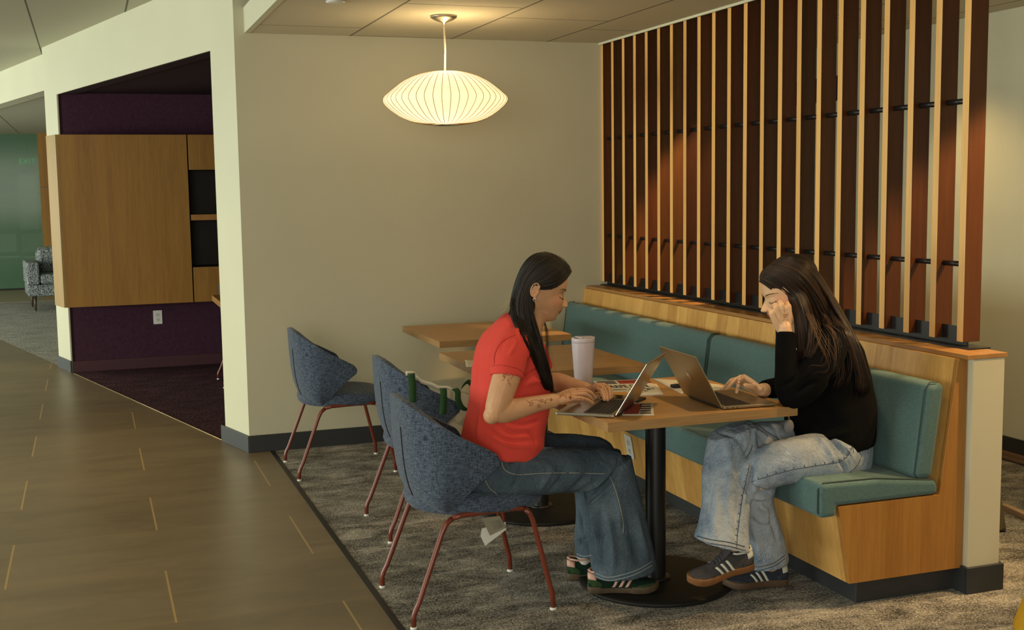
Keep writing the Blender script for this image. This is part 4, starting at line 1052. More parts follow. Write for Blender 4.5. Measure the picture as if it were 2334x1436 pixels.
# henna patterns
def star(u, v, r, k=4, a0=0): return [(u+r*(1 if i % 2 == 0 else 0.4)*math.cos(a0+PI*i/k), v+r*(1 if i % 2 == 0 else 0.4)*math.sin(a0+PI*i/k)) for i in range(2*k+1)]
def spiral(u, v, r, turns=1.8, a0=0): return [(u+r*t*math.cos(a0+turns*2*PI*t), v+r*t*math.sin(a0+turns*2*PI*t)) for t in [i/16 for i in range(2, 17)]]
HL = [[(1275, 908), (1278, 902), (1284, 900), (1290, 903), (1292, 909)], [(1277, 907), (1280, 903), (1284, 902), (1288, 904), (1290, 908)], star(1300, 906, 5), star(1300, 906, 2.5), [(1283, 895), (1282, 901)], [(1289, 893), (1293, 897)], [(1295, 890), (1300, 896), (1304, 899)], [(1312, 890), (1315, 886), (1318, 890)],
      [(1314, 908), (1318, 908)], [(1322, 908), (1326, 908)], [(1333, 909), (1333, 914)], [(1337, 911), (1337, 916)], [(1341, 913), (1340, 917)],
      spiral(1229, 926, 5), spiral(1212, 922, 5, 1.6, 2), spiral(1235, 911, 4, 1.4, 1), [(1205, 918), (1215, 912), (1226, 912), (1237, 916), (1250, 909)], [(1200, 912), (1208, 920), (1206, 927)], star(1256, 911, 3.5, 5), star(1243, 918, 2.0, 4),
      spiral(1159, 851, 8, 1.7, 1), spiral(1150, 858, 5, 1.4, 3), [(1146, 848), (1150, 862), (1143, 868)], [(1157, 862), (1160, 872), (1164, 880)], [(1160, 868), (1156, 866)], [(1163, 875), (1159, 874)], [(1165, 850), (1168, 858), (1162, 864)]]
strand_lines('henna', tree, HL, 0.00085, HENNA, body, 0.0)
HL = [spiral(1352, 876, 4), spiral(1360, 879, 4, 1.5, 2), spiral(1368, 882, 4, 1.5, 1), [(1345, 878), (1352, 884), (1362, 887)], [(1368, 888), (1372, 896), (1374, 904)], [(1376, 884), (1381, 894), (1383, 902)], spiral(1366, 890, 3), [(1344, 896), (1348, 898)], [(1350, 900), (1353, 899)], [(1384, 884), (1387, 890)]]
strand_lines('henna', tree, HL, 0.0008, HENNA, body, 0.0)
mb = MB(); mb.tube([HA.w(-0.014+0.001*math.cos(t), -0.0790, -0.038+0.0050*math.sin(t)) + HA.f*(0.004*math.cos(t)) for t in [2*PI*i/14 for i in range(15)]], 0.0012, 6); mb.build('earring', flat('silver', (0.8, 0.8, 0.78), 0.2, 1.0), body)

# T-shirt
mb = MB()
torso(mb, [(1060, 1030, 1226, 1032, 0.178), (1061, 1005, 1228, 1006, 0.180), (1065, 970, 1233, 968, 0.172), (1074, 930, 1242, 928, 0.160), (1079, 885, 1248, 888, 0.158), (1085, 840, 1241, 850, 0.165), (1096, 795, 1226, 815, 0.172), (1114, 762, 1214, 785, 0.155), (1136, 735, 1208, 762, 0.105), (1156, 714, 1211, 742, 0.062)], YA)
limb(mb, P3([(1172, 778, -2.955), (1163, 805, -3.00), (1157, 838, -3.025), (1154, 860, -3.035)]), [0.060, 0.066, 0.061, 0.0600], 26, ends=False)
limb(mb, P3([(1205, 790, -2.71), (1222, 835, -2.655), (1228, 850, -2.65)]), [0.060, 0.064, 0.060], 22, ends=False)
mb.ball(atY(1172, 782, -2.955), 0.058)
shirt = fuse('t_shirt', mb, 0.0055, 5, REDT, pa)
folds(shirt, [([(1124, 835), (1128, 800), (1150, 772), (1175, 762)], 0.006, -0.006), ([(1178, 728), (1180, 750), (1184, 768), (1190, 790)], 0.004, 0.004),
    ([(1198, 845), (1203, 820), (1205, 795), (1195, 770)], 0.008, -0.007), ([(1195, 865), (1215, 850), (1238, 842)], 0.009, -0.006), ([(1200, 875), (1222, 868), (1243, 872)], 0.010, 0.004),
    ([(1125, 950), (1160, 985), (1215, 985)], 0.010, -0.007), ([(1110, 975), (1150, 1003), (1212, 1004)], 0.008, -0.006), ([(1120, 990), (1160, 1015), (1210, 1020)], 0.008, 0.005), ([(1095, 800), (1088, 850), (1086, 900)], 0.010, -0.004),
    ([(1105, 900), (1096, 950), (1090, 1000)], 0.012, 0.006), ([(1150, 960), (1190, 968), (1228, 960)], 0.007, -0.005), ([(1205, 985), (1216, 995), (1222, 1012)], 0.006, -0.006), ([(1140, 800), (1150, 780), (1172, 775)], 0.006, -0.004), ([(1160, 810), (1170, 795), (1180, 775)], 0.006, 0.004)])
wrinkle(shirt, 0.0035, (9, 9, 16), 3.1)
tree = bvh(shirt)
strand_lines('hem_stitching', tree, [[(1121, 834), (1140, 832), (1165, 836), (1185, 843), (1196, 855)], [(1128, 832), (1127, 810), (1140, 784), (1160, 770), (1176, 763)], [(1178, 728), (1182, 748), (1185, 764)]], 0.0009, flat('dark_red_thread', (0.33, 0.03, 0.02), 0.9), shirt)

# jeans
mb = MB()
limb(mb, P3([(1092, 1075, -2.925), (1150, 1078, -2.935), (1230, 1074, -2.945), (1320, 1070, -2.950), (1385, 1068, -2.952)]), [(0.098, 0.090), (0.092, 0.088), (0.088, 0.085), (0.082, 0.078), (0.078, 0.074)], 28)
leg_loft(mb, [(1318, 1082, 1436, 1036, -2.955, 0.074), (1333, 1128, 1447, 1082, -2.958, 0.072), (1336, 1160, 1458, 1122, -2.962, 0.072), (1340, 1200, 1468, 1170, -2.968, 0.078), (1346, 1250, 1479, 1220, -2.975, 0.088), (1352, 1290, 1487, 1262, -2.980, 0.095), (1357, 1318, 1492, 1287, -2.985, 0.098)])
limb(mb, P3([(1110, 1040, -2.73), (1180, 1035, -2.72), (1280, 1034, -2.70), (1365, 1040, -2.690)]), [(0.090, 0.080), (0.085, 0.080), (0.080, 0.075), (0.076, 0.070)], 24)
leg_loft(mb, [(1305, 1060, 1412, 1022, -2.69, 0.070), (1313, 1130, 1420, 1070, -2.70, 0.068), (1316, 1180, 1425, 1130, -2.72, 0.068), (1312, 1225, 1425, 1180, -2.735, 0.074), (1313, 1255, 1428, 1210, -2.745, 0.080), (1314, 1272, 1430, 1230, -2.75, 0.082)])
torso(mb, [(1055, 1100, 1175, 1105, 0.165), (1058, 1050, 1200, 1055, 0.165), (1062, 1005, 1205, 1010, 0.155)], YA)
jeans = fuse('jeans', mb, 0.0060, 5, DENA, pa)
folds(jeans, [([(1340, 1140), (1370, 1118), (1405, 1075), (1412, 1040)], 0.009, -0.011), ([(1345, 1150), (1360, 1135), (1385, 1112)], 0.007, 0.007), ([(1320, 1120), (1360, 1105), (1395, 1070)], 0.010, 0.007), ([(1250, 1125), (1275, 1095), (1290, 1070)], 0.010, -0.006), ([(1230, 1118), (1246, 1092), (1265, 1068)], 0.009, 0.005), ([(1290, 1128), (1320, 1100), (1345, 1075)], 0.010, -0.006),
    ([(1170, 1115), (1185, 1080), (1196, 1050)], 0.010, -0.006), ([(1150, 1060), (1180, 1040), (1205, 1030)], 0.009, -0.006), ([(1400, 1110), (1410, 1150), (1415, 1210)], 0.012, 0.006), ([(1365, 1165), (1372, 1220), (1376, 1290)], 0.014, -0.007), ([(1430, 1160), (1442, 1220), (1455, 1290)], 0.016, -0.009), ([(1448, 1160), (1462, 1220), (1476, 1280)], 0.014, 0.006),
    ([(1350, 1160), (1352, 1200), (1362, 1230)], 0.010, 0.006), ([(1345, 1262), (1362, 1285), (1390, 1300)], 0.010, -0.007), ([(1385, 1180), (1395, 1230), (1400, 1300)], 0.013, 0.006), ([(1312, 1215), (1325, 1232), (1340, 1225)], 0.008, -0.009), ([(1316, 1150), (1325, 1180), (1330, 1210)], 0.010, -0.006)])
wrinkle(jeans, 0.005, (10, 10, 7), 7.7)
tree = bvh(jeans)
strand_lines('seam', tree, [[(1143, 1052), (1152, 1072), (1180, 1082), (1230, 1079), (1300, 1078), (1380, 1080)], [(1390, 1086), (1402, 1115), (1412, 1150), (1420, 1190), (1420, 1215)], [(1106, 1095), (1118, 1115), (1140, 1130)]], 0.0011, THREAD, jeans)
strand_lines('hem', tree, [[(1358, 1306), (1385, 1316), (1420, 1310), (1455, 1298), (1488, 1278)], [(1357, 1313), (1385, 1323), (1420, 1318), (1455, 1306), (1489, 1286)], [(1315, 1262), (1330, 1268), (1348, 1266)]], 0.0022, flat('faded_hem', (0.22, 0.26, 0.28), 0.9), jeans)
# hair
mb = MB()
R = Matrix((HA.f, HA.l, HA.u)).transposed()
mb.ball(HA.w(0.002, 0, 0.040), 0.082*HA.sc, 0.076*HA.sc, 0.080*HA.sc, 28, 18, R=R)
mb.ball(HA.w(0.012, 0, 0.074), 0.072*HA.sc, 0.060*HA.sc, 0.042*HA.sc, 24, 16, R=R)
mb.ball(HA.w(-0.038, 0, -0.02), 0.041*HA.sc, 0.060*HA.sc, 0.080*HA.sc, 24, 16, R=R)
limb(mb, P3([(1200, 690, -2.87), (1198, 735, -2.90), (1215, 790, -2.925), (1232, 845, -2.925), (1243, 890, -2.92)]), [(0.038, 0.034), (0.034, 0.028), (0.026, 0.018), (0.018, 0.013), (0.010, 0.008)], 16)
limb(mb, P3([(1205, 660, -2.83), (1188, 700, -2.84)]), [(0.045, 0.045), (0.026, 0.045)], 16)
limb(mb, P3([(1215, 690, -2.75), (1212, 740, -2.74), (1226, 800, -2.735), (1238, 850, -2.74)]), [0.045, 0.035, 0.025, 0.012], 14)
hair = fuse('hair', mb, 0.006, 4, CAPA, pa); give_lock(hair)
YN = YA-0.088
GA = [[(1301, 620, -2.850), (1291, 633, -2.878), (1274, 649, -2.905), (1256, 660, -2.924), (1238, 660, -2.934), (1214, 652, -2.940), (1207, 675, -2.936), (1209, 700, -2.936), (1222, 740, -2.950), (1240, 800, -2.960), (1253, 860, -2.950), (1258, 912, -2.945)],
      [(1296, 608, -2.825), (1282, 622, -2.874), (1258, 638, -2.916), (1230, 643, -2.934), (1206, 662, -2.938), (1202, 700, -2.940), (1214, 745, -2.962), (1232, 800, -2.978), (1247, 855, -2.962), (1252, 905, -2.955)],
      [(1287, 598, -2.815), (1266, 612, -2.874), (1240, 628, -2.920), (1214, 645, -2.936), (1196, 680, -2.942), (1200, 730, -2.966), (1220, 790, -2.992), (1240, 850, -2.978), (1245, 905, -2.960)],
      [(1272, 587, -2.810), (1244, 600, -2.880), (1216, 622, -2.922), (1196, 655, -2.934), (1187, 695, -2.938), (1192, 735, -2.966), (1211, 785, -2.998), (1231, 840, -2.990), (1240, 895, -2.970)],
      [(1257, 579, -2.806), (1226, 592, -2.868), (1200, 620, -2.902), (1184, 660, -2.915), (1177, 700, -2.918), (1180, 732, -2.945), (1200, 775, -2.982), (1222, 830, -2.990), (1236, 880, -2.975)],
      [(1246, 576, -2.800), (1212, 587, -2.845), (1188, 622, -2.860), (1175, 665, -2.868), (1167, 700, -2.875), (1165, 722, -2.885), (1178, 742, -2.925), (1196, 765, -2.965)],
      [(1240, 576, -2.800), (1204, 594, -2.815), (1181, 636, -2.825), (1169, 680, -2.840), (1162, 708, -2.855), (1156, 722, -2.865)]]
TA = [bvh(hair), bvh(shirt), bvh(body)]
hair_locks('hair_strands', GA[:5], 420, 0.0050, DARKHAIR, hair, 4, 0.0022, 8, 1.0, 0.30, TA)
hair_locks('hair_strands', GA[4:], 170, 0.0050, DARKHAIR, hair, 5, 0.0020, 8, 1.0, 0.4, TA)
hair_locks('flyaway_strands', [[(1205, 598, -2.83), (1180, 650, -2.84), (1160, 700, -2.85), (1135, 725, -2.86)], [(1210, 600, -2.84), (1176, 660, -2.85), (1158, 715, -2.87), (1128, 738, -2.88)]], 14, 0.0006, DARKHAIR, hair, 8, 0.007, 4, 1.0, 0.5)
hair_locks('flyaway_strands', [[(1240, 577, -2.84), (1275, 588, -2.84), (1294, 603, -2.84), (1309, 621, -2.84)], [(1236, 577, -2.84), (1268, 582, -2.84), (1290, 596, -2.84), (1300, 616, -2.84)]], 9, 0.0005, DARKHAIR, hair, 9, 0.003, 4, 1.0, 0.5)
hair_locks('flyaway_strands', [[(1243, 735, -2.80), (1250, 760, -2.80), (1252, 800, -2.82), (1262, 870, -2.85)], [(1240, 735, -2.82), (1244, 770, -2.83), (1246, 810, -2.84), (1256, 880, -2.86)]], 22, 0.0006, DARKHAIR, hair, 10, 0.004, 4, 1.0, 0.5)
# shoes
SOLEA = flat('brown_gum_sole', (0.085, 0.058, 0.034), 0.6, 0, 0.4, 0.1, 60); GRN = flat('green_suede', (0.030, 0.060, 0.026), 0.9, 0, 0.1, 0.2, 60); GRD = flat('dark_green_suede', (0.010, 0.026, 0.017), 0.9, 0, 0.1, 0.2, 60)
PINK = flat('pink_leather', (0.62, 0.36, 0.29), 0.45)
ma = (SOLEA, GRD, GRN, PINK, PINK, GRD)
make_shoe(pa, (0.392, -2.955, 0.022), (0.215, -0.075, 0), 0.262, ma)
make_shoe(pa, (0.400, -2.735, 0.003), (0.215, -0.075, 0), 0.262, ma)
mb = MB(); limb(mb, [Vector((0.466, -2.752, 0.065)), Vector((0.468, -2.748, 0.085))], [0.029, 0.029], 28); mb.build('sock', flat('white_sock', (0.6, 0.6, 0.56), 0.9), pa)

# ================================================================ the woman in black (facing -X)
YB = -3.10
pb = thing('person', 'woman in a black cardigan and faded jeans on the bench, cheek resting on her fist', 'person', (0, 0, 0))
HB = Head((1.140, YB+0.005, 1.103), math.radians(20), math.radians(180-9), 1.05, 1.03, -0.012, 0, 0.7, 0.84)
mb = MB(); HB.add(mb, -1)
limb(mb, P3([(1860, 790, YB), (1842, 750, YB), (1820, 715, YB)]), [(0.062, 0.066), (0.053, 0.054), (0.052, 0.05)], 24, ends=False)
torso(mb, [(1850, 1070, 1935, 1060, 0.115), (1840, 1020, 1964, 985, 0.120), (1825, 950, 1962, 935, 0.125), (1828, 880, 1955, 880, 0.125), (1835, 820, 1940, 815, 0.14), (1845, 775, 1915, 765, 0.13), (1850, 745, 1885, 740, 0.07)], YB)
limb(mb, P3([(1885, 795, -3.25), (1860, 840, -3.265), (1830, 885, -3.265), (1803, 908, -3.26)]), [0.045, 0.042, 0.040, 0.034])
limb(mb, P3([(1803, 908, -3.26), (1795, 870, -3.245), (1792, 810, -3.215), (1790, 765, -3.197), (1788, 745, -3.190)]), [0.034, 0.036, 0.031, 0.026, (0.026, 0.024)])
FB = []
for (u, v), dy in zip([(1797, 698), (1782, 695), (1769, 701), (1759, 714)], (0.0, 0.002, 0.006, 0.012)):
    FB.append([(u, v, -3.195+dy), (u-3, v-6, -3.165+dy), (u+1, v+6, -3.145+dy), (u+6, v+16, -3.150+dy)])
hand(mb, atY(1788, 742, -3.188), [P3(q) for q in FB], P3([(1801, 732, -3.175), (1802, 716, -3.16), (1792, 704, -3.150)]), 0.0148)
limb(mb, P3([(1858, 800, -2.96), (1835, 850, -2.94), (1800, 885, -2.96)]), [0.045, 0.040, 0.034])
limb(mb, P3([(1800, 885, -2.96), (1768, 888, -3.02), (1735, 889, -3.085)]), [0.034, 0.031, 0.0240])
FBF = [[(1696, 858, -3.065), (1685, 868, -3.078), (1682, 882, -3.078), (1679, 894, -3.074)],
       [(1688, 859, -3.045), (1673, 868, -3.050), (1664, 878, -3.042), (1658, 885, -3.034)],
       [(1681, 863, -3.022), (1667, 867, -3.022), (1659, 875, -3.012), (1654, 882, -3.004)],
       [(1677, 870, -3.002), (1664, 877, -3.000), (1654, 882, -2.990), (1644, 886, -2.980)]]
hand(mb, atY(1729, 887, -3.092), [P3(q) for q in FBF], P3([(1718, 884, -3.105), (1711, 881, -3.120), (1698, 878, -3.128)]), 0.0125)
for P_, R_ in ((P3([(1900, 1035, -3.19), (1840, 1045, -3.215), (1725, 1085, -3.205), (1725, 1150, -3.17), (1740, 1230, -3.14), (1758, 1285, -3.12)]), [0.062, 0.058, 0.045, 0.038, 0.032, 0.03]),
               (P3([(1880, 1010, -3.01), (1780, 1005, -3.05), (1672, 1025, -3.12), (1655, 1120, -3.18), (1655, 1205, -3.23), (1668, 1250, -3.25)]), [0.060, 0.055, 0.045, 0.038, 0.032, 0.030])):
    limb(mb, P_, R_)
bodyb = fuse('body', mb, 0.0030, 3, SKB, pb)
folds(bodyb, [([(1764, 708), (1770, 722), (1777, 736)], 0.003, -0.0022), ([(1775, 698), (1779, 712), (1783, 728)], 0.003, -0.0022), ([(1789, 695), (1790, 710), (1790, 726)], 0.003, -0.0022), ([(1683, 862), (1675, 872)], 0.0025, -0.0018)])
paint_tint(bodyb, tintA(HB, (0.86, 0.40, 0.38), 0.22))
tree = bvh(bodyb)
face_bits(HB, 0, bodyb)
mb = MB(); mb.ball(atY(1812, 797, -3.235), 0.0065, 0.0065, 0.009); mb.build('pearl_pendant', WHITEP, bodyb)
HL = [spiral(1790, 721, 5.5, 2.0), [(1787, 705), (1788, 712)], [(1788, 727), (1785, 731)], [(1794, 727), (1796, 731)], [(1786, 717), (1782, 715)], [(1794, 716), (1797, 714)], [(1791, 733), (1792, 735)], [(1792, 738), (1793, 740)],
      [(1690, 858), (1689, 864), (1686, 868)], [(1683, 866), (1680, 870), (1684, 875), (1688, 870), (1684, 866)], [(1681, 882), (1684, 884), (1680, 887)], [(1693, 856), (1694, 857)], [(1670, 865), (1673, 863)], [(1713, 870), (1715, 873)]]
strand_lines('henna', tree, HL[:8], 0.0008, HENNA, bodyb, 0.0)
strand_lines('henna', tree, HL[8:], 0.0008, HENNA, bodyb, 0.0)
# cardigan
mb = MB()
torso(mb, [(1814, 1030, 1966, 992, 0.178), (1812, 1000, 1969, 972, 0.178), (1810, 950, 1975, 935, 0.168), (1812, 890, 1970, 890, 0.160), (1822, 835, 1957, 840, 0.162), (1832, 790, 1938, 790, 0.166), (1842, 760, 1916, 752, 0.140), (1848, 742, 1888, 735, 0.080)], YB)
limb(mb, P3([(1898, 775, -3.215), (1885, 810, -3.26), (1860, 850, -3.275), (1828, 888, -3.275), (1806, 902, -3.265)]), [0.060, 0.066, 0.062, 0.056, 0.050], 24)
limb(mb, P3([(1808, 903, -3.265), (1797, 878, -3.255), (1793, 830, -3.228), (1792, 790, -3.210), (1791, 757, -3.198)]), [0.050, 0.050, 0.041, 0.036, 0.034], 24, ends=False)
limb(mb, P3([(1868, 785, -2.98), (1838, 845, -2.94), (1803, 882, -2.96)]), [0.060, 0.056, 0.048], 20)
limb(mb, P3([(1803, 882, -2.96), (1775, 884, -3.01), (1742, 889, -3.07)]), [0.046, 0.042, 0.032], 20, ends=False)
top = fuse('cardigan', mb, 0.0060, 4, BLACKK, pb)
folds(top, [([(1815, 900), (1835, 880), (1860, 870)], 0.008, -0.007), ([(1812, 880), (1830, 860), (1850, 845)], 0.008, 0.005), ([(1780, 880), (1800, 870), (1812, 860)], 0.007, -0.006), ([(1850, 950), (1880, 970), (1920, 965)], 0.012, -0.007), ([(1830, 980), (1870, 1000), (1930, 985)], 0.012, 0.006), ([(1900, 850), (1885, 890), (1860, 915)], 0.012, -0.006), ([(1745, 872), (1752, 880), (1750, 900)], 0.005, -0.005), ([(1760, 868), (1766, 880), (1764, 902)], 0.005, 0.005)])
wrinkle(top, 0.004, (10, 10, 12), 1.3)
# jeans
mb = MB()
limb(mb, P3([(1905, 1040, -3.20), (1860, 1042, -3.215), (1790, 1052, -3.225), (1720, 1078, -3.205), (1695, 1095, -3.19)]), [(0.100, 0.095), (0.093, 0.088), (0.082, 0.078), (0.070, 0.068), (0.064, 0.062)], 26)
leg_loft(mb, [(1668, 1080, 1765, 1105, -3.185, 0.060), (1680, 1130, 1758, 1140, -3.175, 0.058), (1690, 1180, 1765, 1172, -3.16, 0.062), (1695, 1230, 1780, 1215, -3.145, 0.074), (1697, 1270, 1788, 1248, -3.135, 0.082), (1699, 1298, 1790, 1270, -3.130, 0.085)])
limb(mb, P3([(1890, 1000, -3.00), (1800, 1002, -3.03), (1720, 1010, -3.07), (1668, 1030, -3.11)]), [(0.085, 0.08), (0.076, 0.075), (0.074, 0.072), (0.074, 0.07)], 24)
leg_loft(mb, [(1617, 1000, 1715, 960, -3.115, 0.070), (1607, 1060, 1722, 1035, -3.145, 0.068), (1604, 1110, 1716, 1085, -3.175, 0.066), (1604, 1150, 1706, 1135, -3.20, 0.070), (1598, 1195, 1702, 1195, -3.235, 0.080), (1588, 1229, 1699, 1254, -3.26, 0.088)])
torso(mb, [(1825, 1095, 1950, 1078, 0.160), (1822, 1050, 1962, 1040, 0.165), (1826, 1005, 1968, 985, 0.150)], YB)
jb = fuse('jeans', mb, 0.0058, 5, DENB, pb)
folds(jb, [([(1712, 960), (1716, 1000), (1700, 1045)], 0.010, -0.010), ([(1640, 985), (1680, 1000), (1705, 1040)], 0.010, -0.005), ([(1715, 1050), (1712, 1100), (1705, 1150)], 0.010, -0.012), ([(1625, 1020), (1620, 1090), (1612, 1180)], 0.014, -0.006), ([(1655, 1010), (1665, 1080), (1655, 1160)], 0.016, 0.007), ([(1690, 1120), (1682, 1170), (1680, 1230)], 0.012, -0.007), ([(1635, 1120), (1632, 1180), (1628, 1230)], 0.012, 0.006),
    ([(1700, 1130), (1740, 1135), (1790, 1120), (1830, 1105)], 0.009, 0.006), ([(1712, 1108), (1750, 1122), (1800, 1118)], 0.010, -0.008), ([(1880, 985), (1905, 1010), (1925, 1040)], 0.008, -0.008), ([(1865, 995), (1885, 1020), (1900, 1050)], 0.008, 0.005), ([(1900, 1000), (1925, 1020), (1940, 1035)], 0.007, 0.006), ([(1912, 1050), (1925, 1070), (1920, 1085)], 0.006, -0.008),
    ([(1725, 1150), (1745, 1165), (1750, 1190)], 0.010, 0.009), ([(1710, 1180), (1730, 1200), (1760, 1200)], 0.010, -0.008), ([(1750, 1170), (1765, 1200), (1775, 1240)], 0.010, -0.007), ([(1718, 1210), (1728, 1240), (1730, 1280)], 0.011, 0.006), ([(1735, 970), (1760, 985), (1790, 1000)], 0.008, -0.005), ([(1700, 968), (1730, 985), (1760, 1005)], 0.008, 0.005)])
wrinkle(jb, 0.005, (10, 10, 8), 4.4)
tree = bvh(jb)
seamB = [[(1714, 1098), (1760, 1083), (1810, 1070), (1870, 1060), (1915, 1052), (1935, 1035), (1942, 1018)], [(1708, 1060), (1702, 1090), (1693, 1130), (1686, 1180), (1681, 1220), (1679, 1252)], [(1700, 1045), (1710, 1030), (1715, 1015)], [(1962, 1045), (1950, 1065), (1925, 1085), (1912, 1092)], [(1925, 1005), (1942, 1018), (1945, 1032)], [(1958, 985), (1965, 1015)]]
strand_lines('seam', tree, seamB, 0.0013, THREADD, jb)
dash = []
for L_ in seamB[:2]:
    Q = catmull([Vector((a, b, 0)) for a, b in L_], 5)
    for i in range(2, len(Q)-1, 2): d = (Q[i+1]-Q[i-1]).normalized(); dash.append([(Q[i].x-d.y*1+d.x*1, Q[i].y+d.x*1+d.y), (Q[i].x-d.y*5, Q[i].y+d.x*5)] if L_ is seamB[1] else [(Q[i].x+d.y*1, Q[i].y-d.x*1), (Q[i].x+d.y*6, Q[i].y-d.x*6)])
strand_lines('seam_puckers', tree, dash, 0.0013, THREADD, jb, 0, 2)
strand_lines('hem', tree, [[(1589, 1222), (1620, 1230), (1660, 1236), (1697, 1246)], [(1588, 1231), (1620, 1239), (1660, 1245), (1698, 1255)], [(1700, 1290), (1730, 1292), (1765, 1282), (1788, 1266)], [(1700, 1299), (1730, 1300), (1765, 1290), (1789, 1273)]], 0.0016, THREADD, jb)
hd = []
for i in range(22):
    t = i/21; u = 1589+109*t; v = 1224+25*t; hd.append([(u, v), (u+2, v+8)])
    u = 1701+87*t; v = 1293+5*math.sin(t*PI)-24*t; hd.append([(u, v), (u+1, v+7)])
strand_lines('hem_stitching', tree, hd, 0.0010, THREAD, jb, 0.0004, 2)
# hair
mb = MB(); R = Matrix((HB.f, HB.l, HB.u)).transposed()
mb.ball(HB.w(-0.026, 0, 0.040), 0.097*HB.sc, 0.076*HB.sc, 0.084*HB.sc, 28, 18, R=R)
mb.ball(HB.w(0.010, 0, 0.072), 0.072*HB.sc, 0.062*HB.sc, 0.042*HB.sc, 24, 16, R=R)
mb.ball(HB.w(-0.060, 0, -0.02), 0.052*HB.sc, 0.064*HB.sc, 0.080*HB.sc, 24, 16, R=R)
limb(mb, P3([(1845, 690, -3.10), (1880, 725, -3.10), (1920, 780, -3.10), (1950, 845, -3.10), (1960, 885, -3.11)]), [(0.075, 0.065), (0.06, 0.05), (0.04, 0.03), (0.03, 0.022), (0.012, 0.01)], 18)
limb(mb, P3([(1825, 690, -3.16), (1828, 740, -3.185), (1828, 790, -3.20), (1826, 820, -3.205)]), [(0.040, 0.03), (0.034, 0.026), (0.024, 0.018), (0.01, 0.008)], 16)
limb(mb, P3([(1800, 690, -3.02), (1783, 740, -3.0), (1775, 800, -3.0), (1773, 830, -3.0)]), [(0.04, 0.03), (0.028, 0.02), (0.02, 0.014), (0.008, 0.008)], 14)
hb = fuse('hair', mb, 0.006, 4, CAPB, pb); give_lock(hb)
GB = [[(1734, 640, -3.095), (1752, 652, -3.150), (1782, 673, -3.182), (1808, 695, -3.198), (1816, 735, -3.218), (1818, 785, -3.228), (1823, 832, -3.238)],
      [(1741, 624, -3.085), (1774, 636, -3.160), (1812, 668, -3.196), (1830, 718, -3.216), (1836, 775, -3.238), (1834, 825, -3.255)],
      [(1751, 611, -3.080), (1796, 623, -3.165), (1838, 668, -3.198), (1858, 716, -3.220), (1872, 750, -3.245), (1864, 790, -3.285), (1846, 828, -3.300)],
      [(1762, 601, -3.075), (1814, 612, -3.160), (1858, 660, -3.188), (1890, 712, -3.215), (1922, 755, -3.262), (1943, 815, -3.275), (1953, 865, -3.268), (1946, 905, -3.262)],
      [(1774, 593, -3.070), (1829, 602, -3.140), (1874, 655, -3.166), (1906, 708, -3.186), (1938, 768, -3.232), (1960, 835, -3.235), (1968, 885, -3.228), (1954, 908, -3.225)],
      [(1788, 588, -3.065), (1840, 598, -3.105), (1882, 652, -3.120), (1915, 708, -3.136), (1948, 772, -3.165), (1973, 845, -3.165), (1980, 885, -3.160), (1970, 908, -3.155)],
      [(1790, 588, -3.060), (1842, 600, -3.075), (1884, 655, -3.080), (1918, 715, -3.085), (1952, 780, -3.085), (1977, 850, -3.085), (1982, 888, -3.085)]]
TB = [bvh(hb), bvh(top), bvh(bodyb)]
hair_locks('hair_strands', GB[:3], 230, 0.0050, BROWNHAIR, hb, 14, 0.0024, 8, 1.0, 0.30, TB)
hair_locks('hair_strands', GB[3:], 360, 0.0048, BROWNHAIR, hb, 15, 0.0026, 8, 1.0, 0.30, TB)
hair_locks('hair_strands', [GB[2][:5], GB[3][:5]], 150, 0.0048, BROWNHAIR, hb, 19, 0.0026, 8, 1.0, 0.25, TB)
hair_locks('hair_strands', [GB[2], GB[3]], 16, 0.0022, BROWNHAIR, hb, 20, 0.0030, 6, 1.0, 0.30, TB)
hair_locks('hair_strands', [[(1765, 640, -3.05), (1768, 700, -3.04), (1770, 760, -3.03), (1775, 832, -3.03)], [(1790, 640, -3.05), (1790, 700, -3.03), (1782, 760, -3.02), (1778, 830, -3.02)]], 50, 0.0042, BROWNHAIR, hb, 16, 0.003, 8, 1.0, 0.3)
LIGHTHAIR = hair_mat('light_brown_hair', (0.06, 0.027, 0.011), (0.22, 0.105, 0.042), 0.4)  # paler brown hair colour for the loose strands
hair_locks('loose_strands', [[(1842, 712, -3.22), (1866, 742, -3.26), (1885, 775, -3.30), (1903, 800, -3.325), (1910, 850, -3.33), (1898, 890, -3.32)], [(1836, 716, -3.22), (1854, 748, -3.27), (1870, 790, -3.32), (1888, 822, -3.335), (1880, 842, -3.335), (1850, 832, -3.33), (1842, 852, -3.33)]], 15, 0.00062, LIGHTHAIR, hb, 17, 0.006, 5, 1.0, 0.4)
hair_locks('loose_strands', [[(1890, 735, -3.24), (1925, 760, -3.26), (1942, 810, -3.27), (1938, 850, -3.27), (1925, 872, -3.27)], [(1878, 742, -3.25), (1895, 770, -3.31), (1908, 820, -3.325), (1912, 870, -3.32), (1895, 900, -3.31)]], 12, 0.00062, LIGHTHAIR, hb, 18, 0.006, 5, 1.0, 0.4)
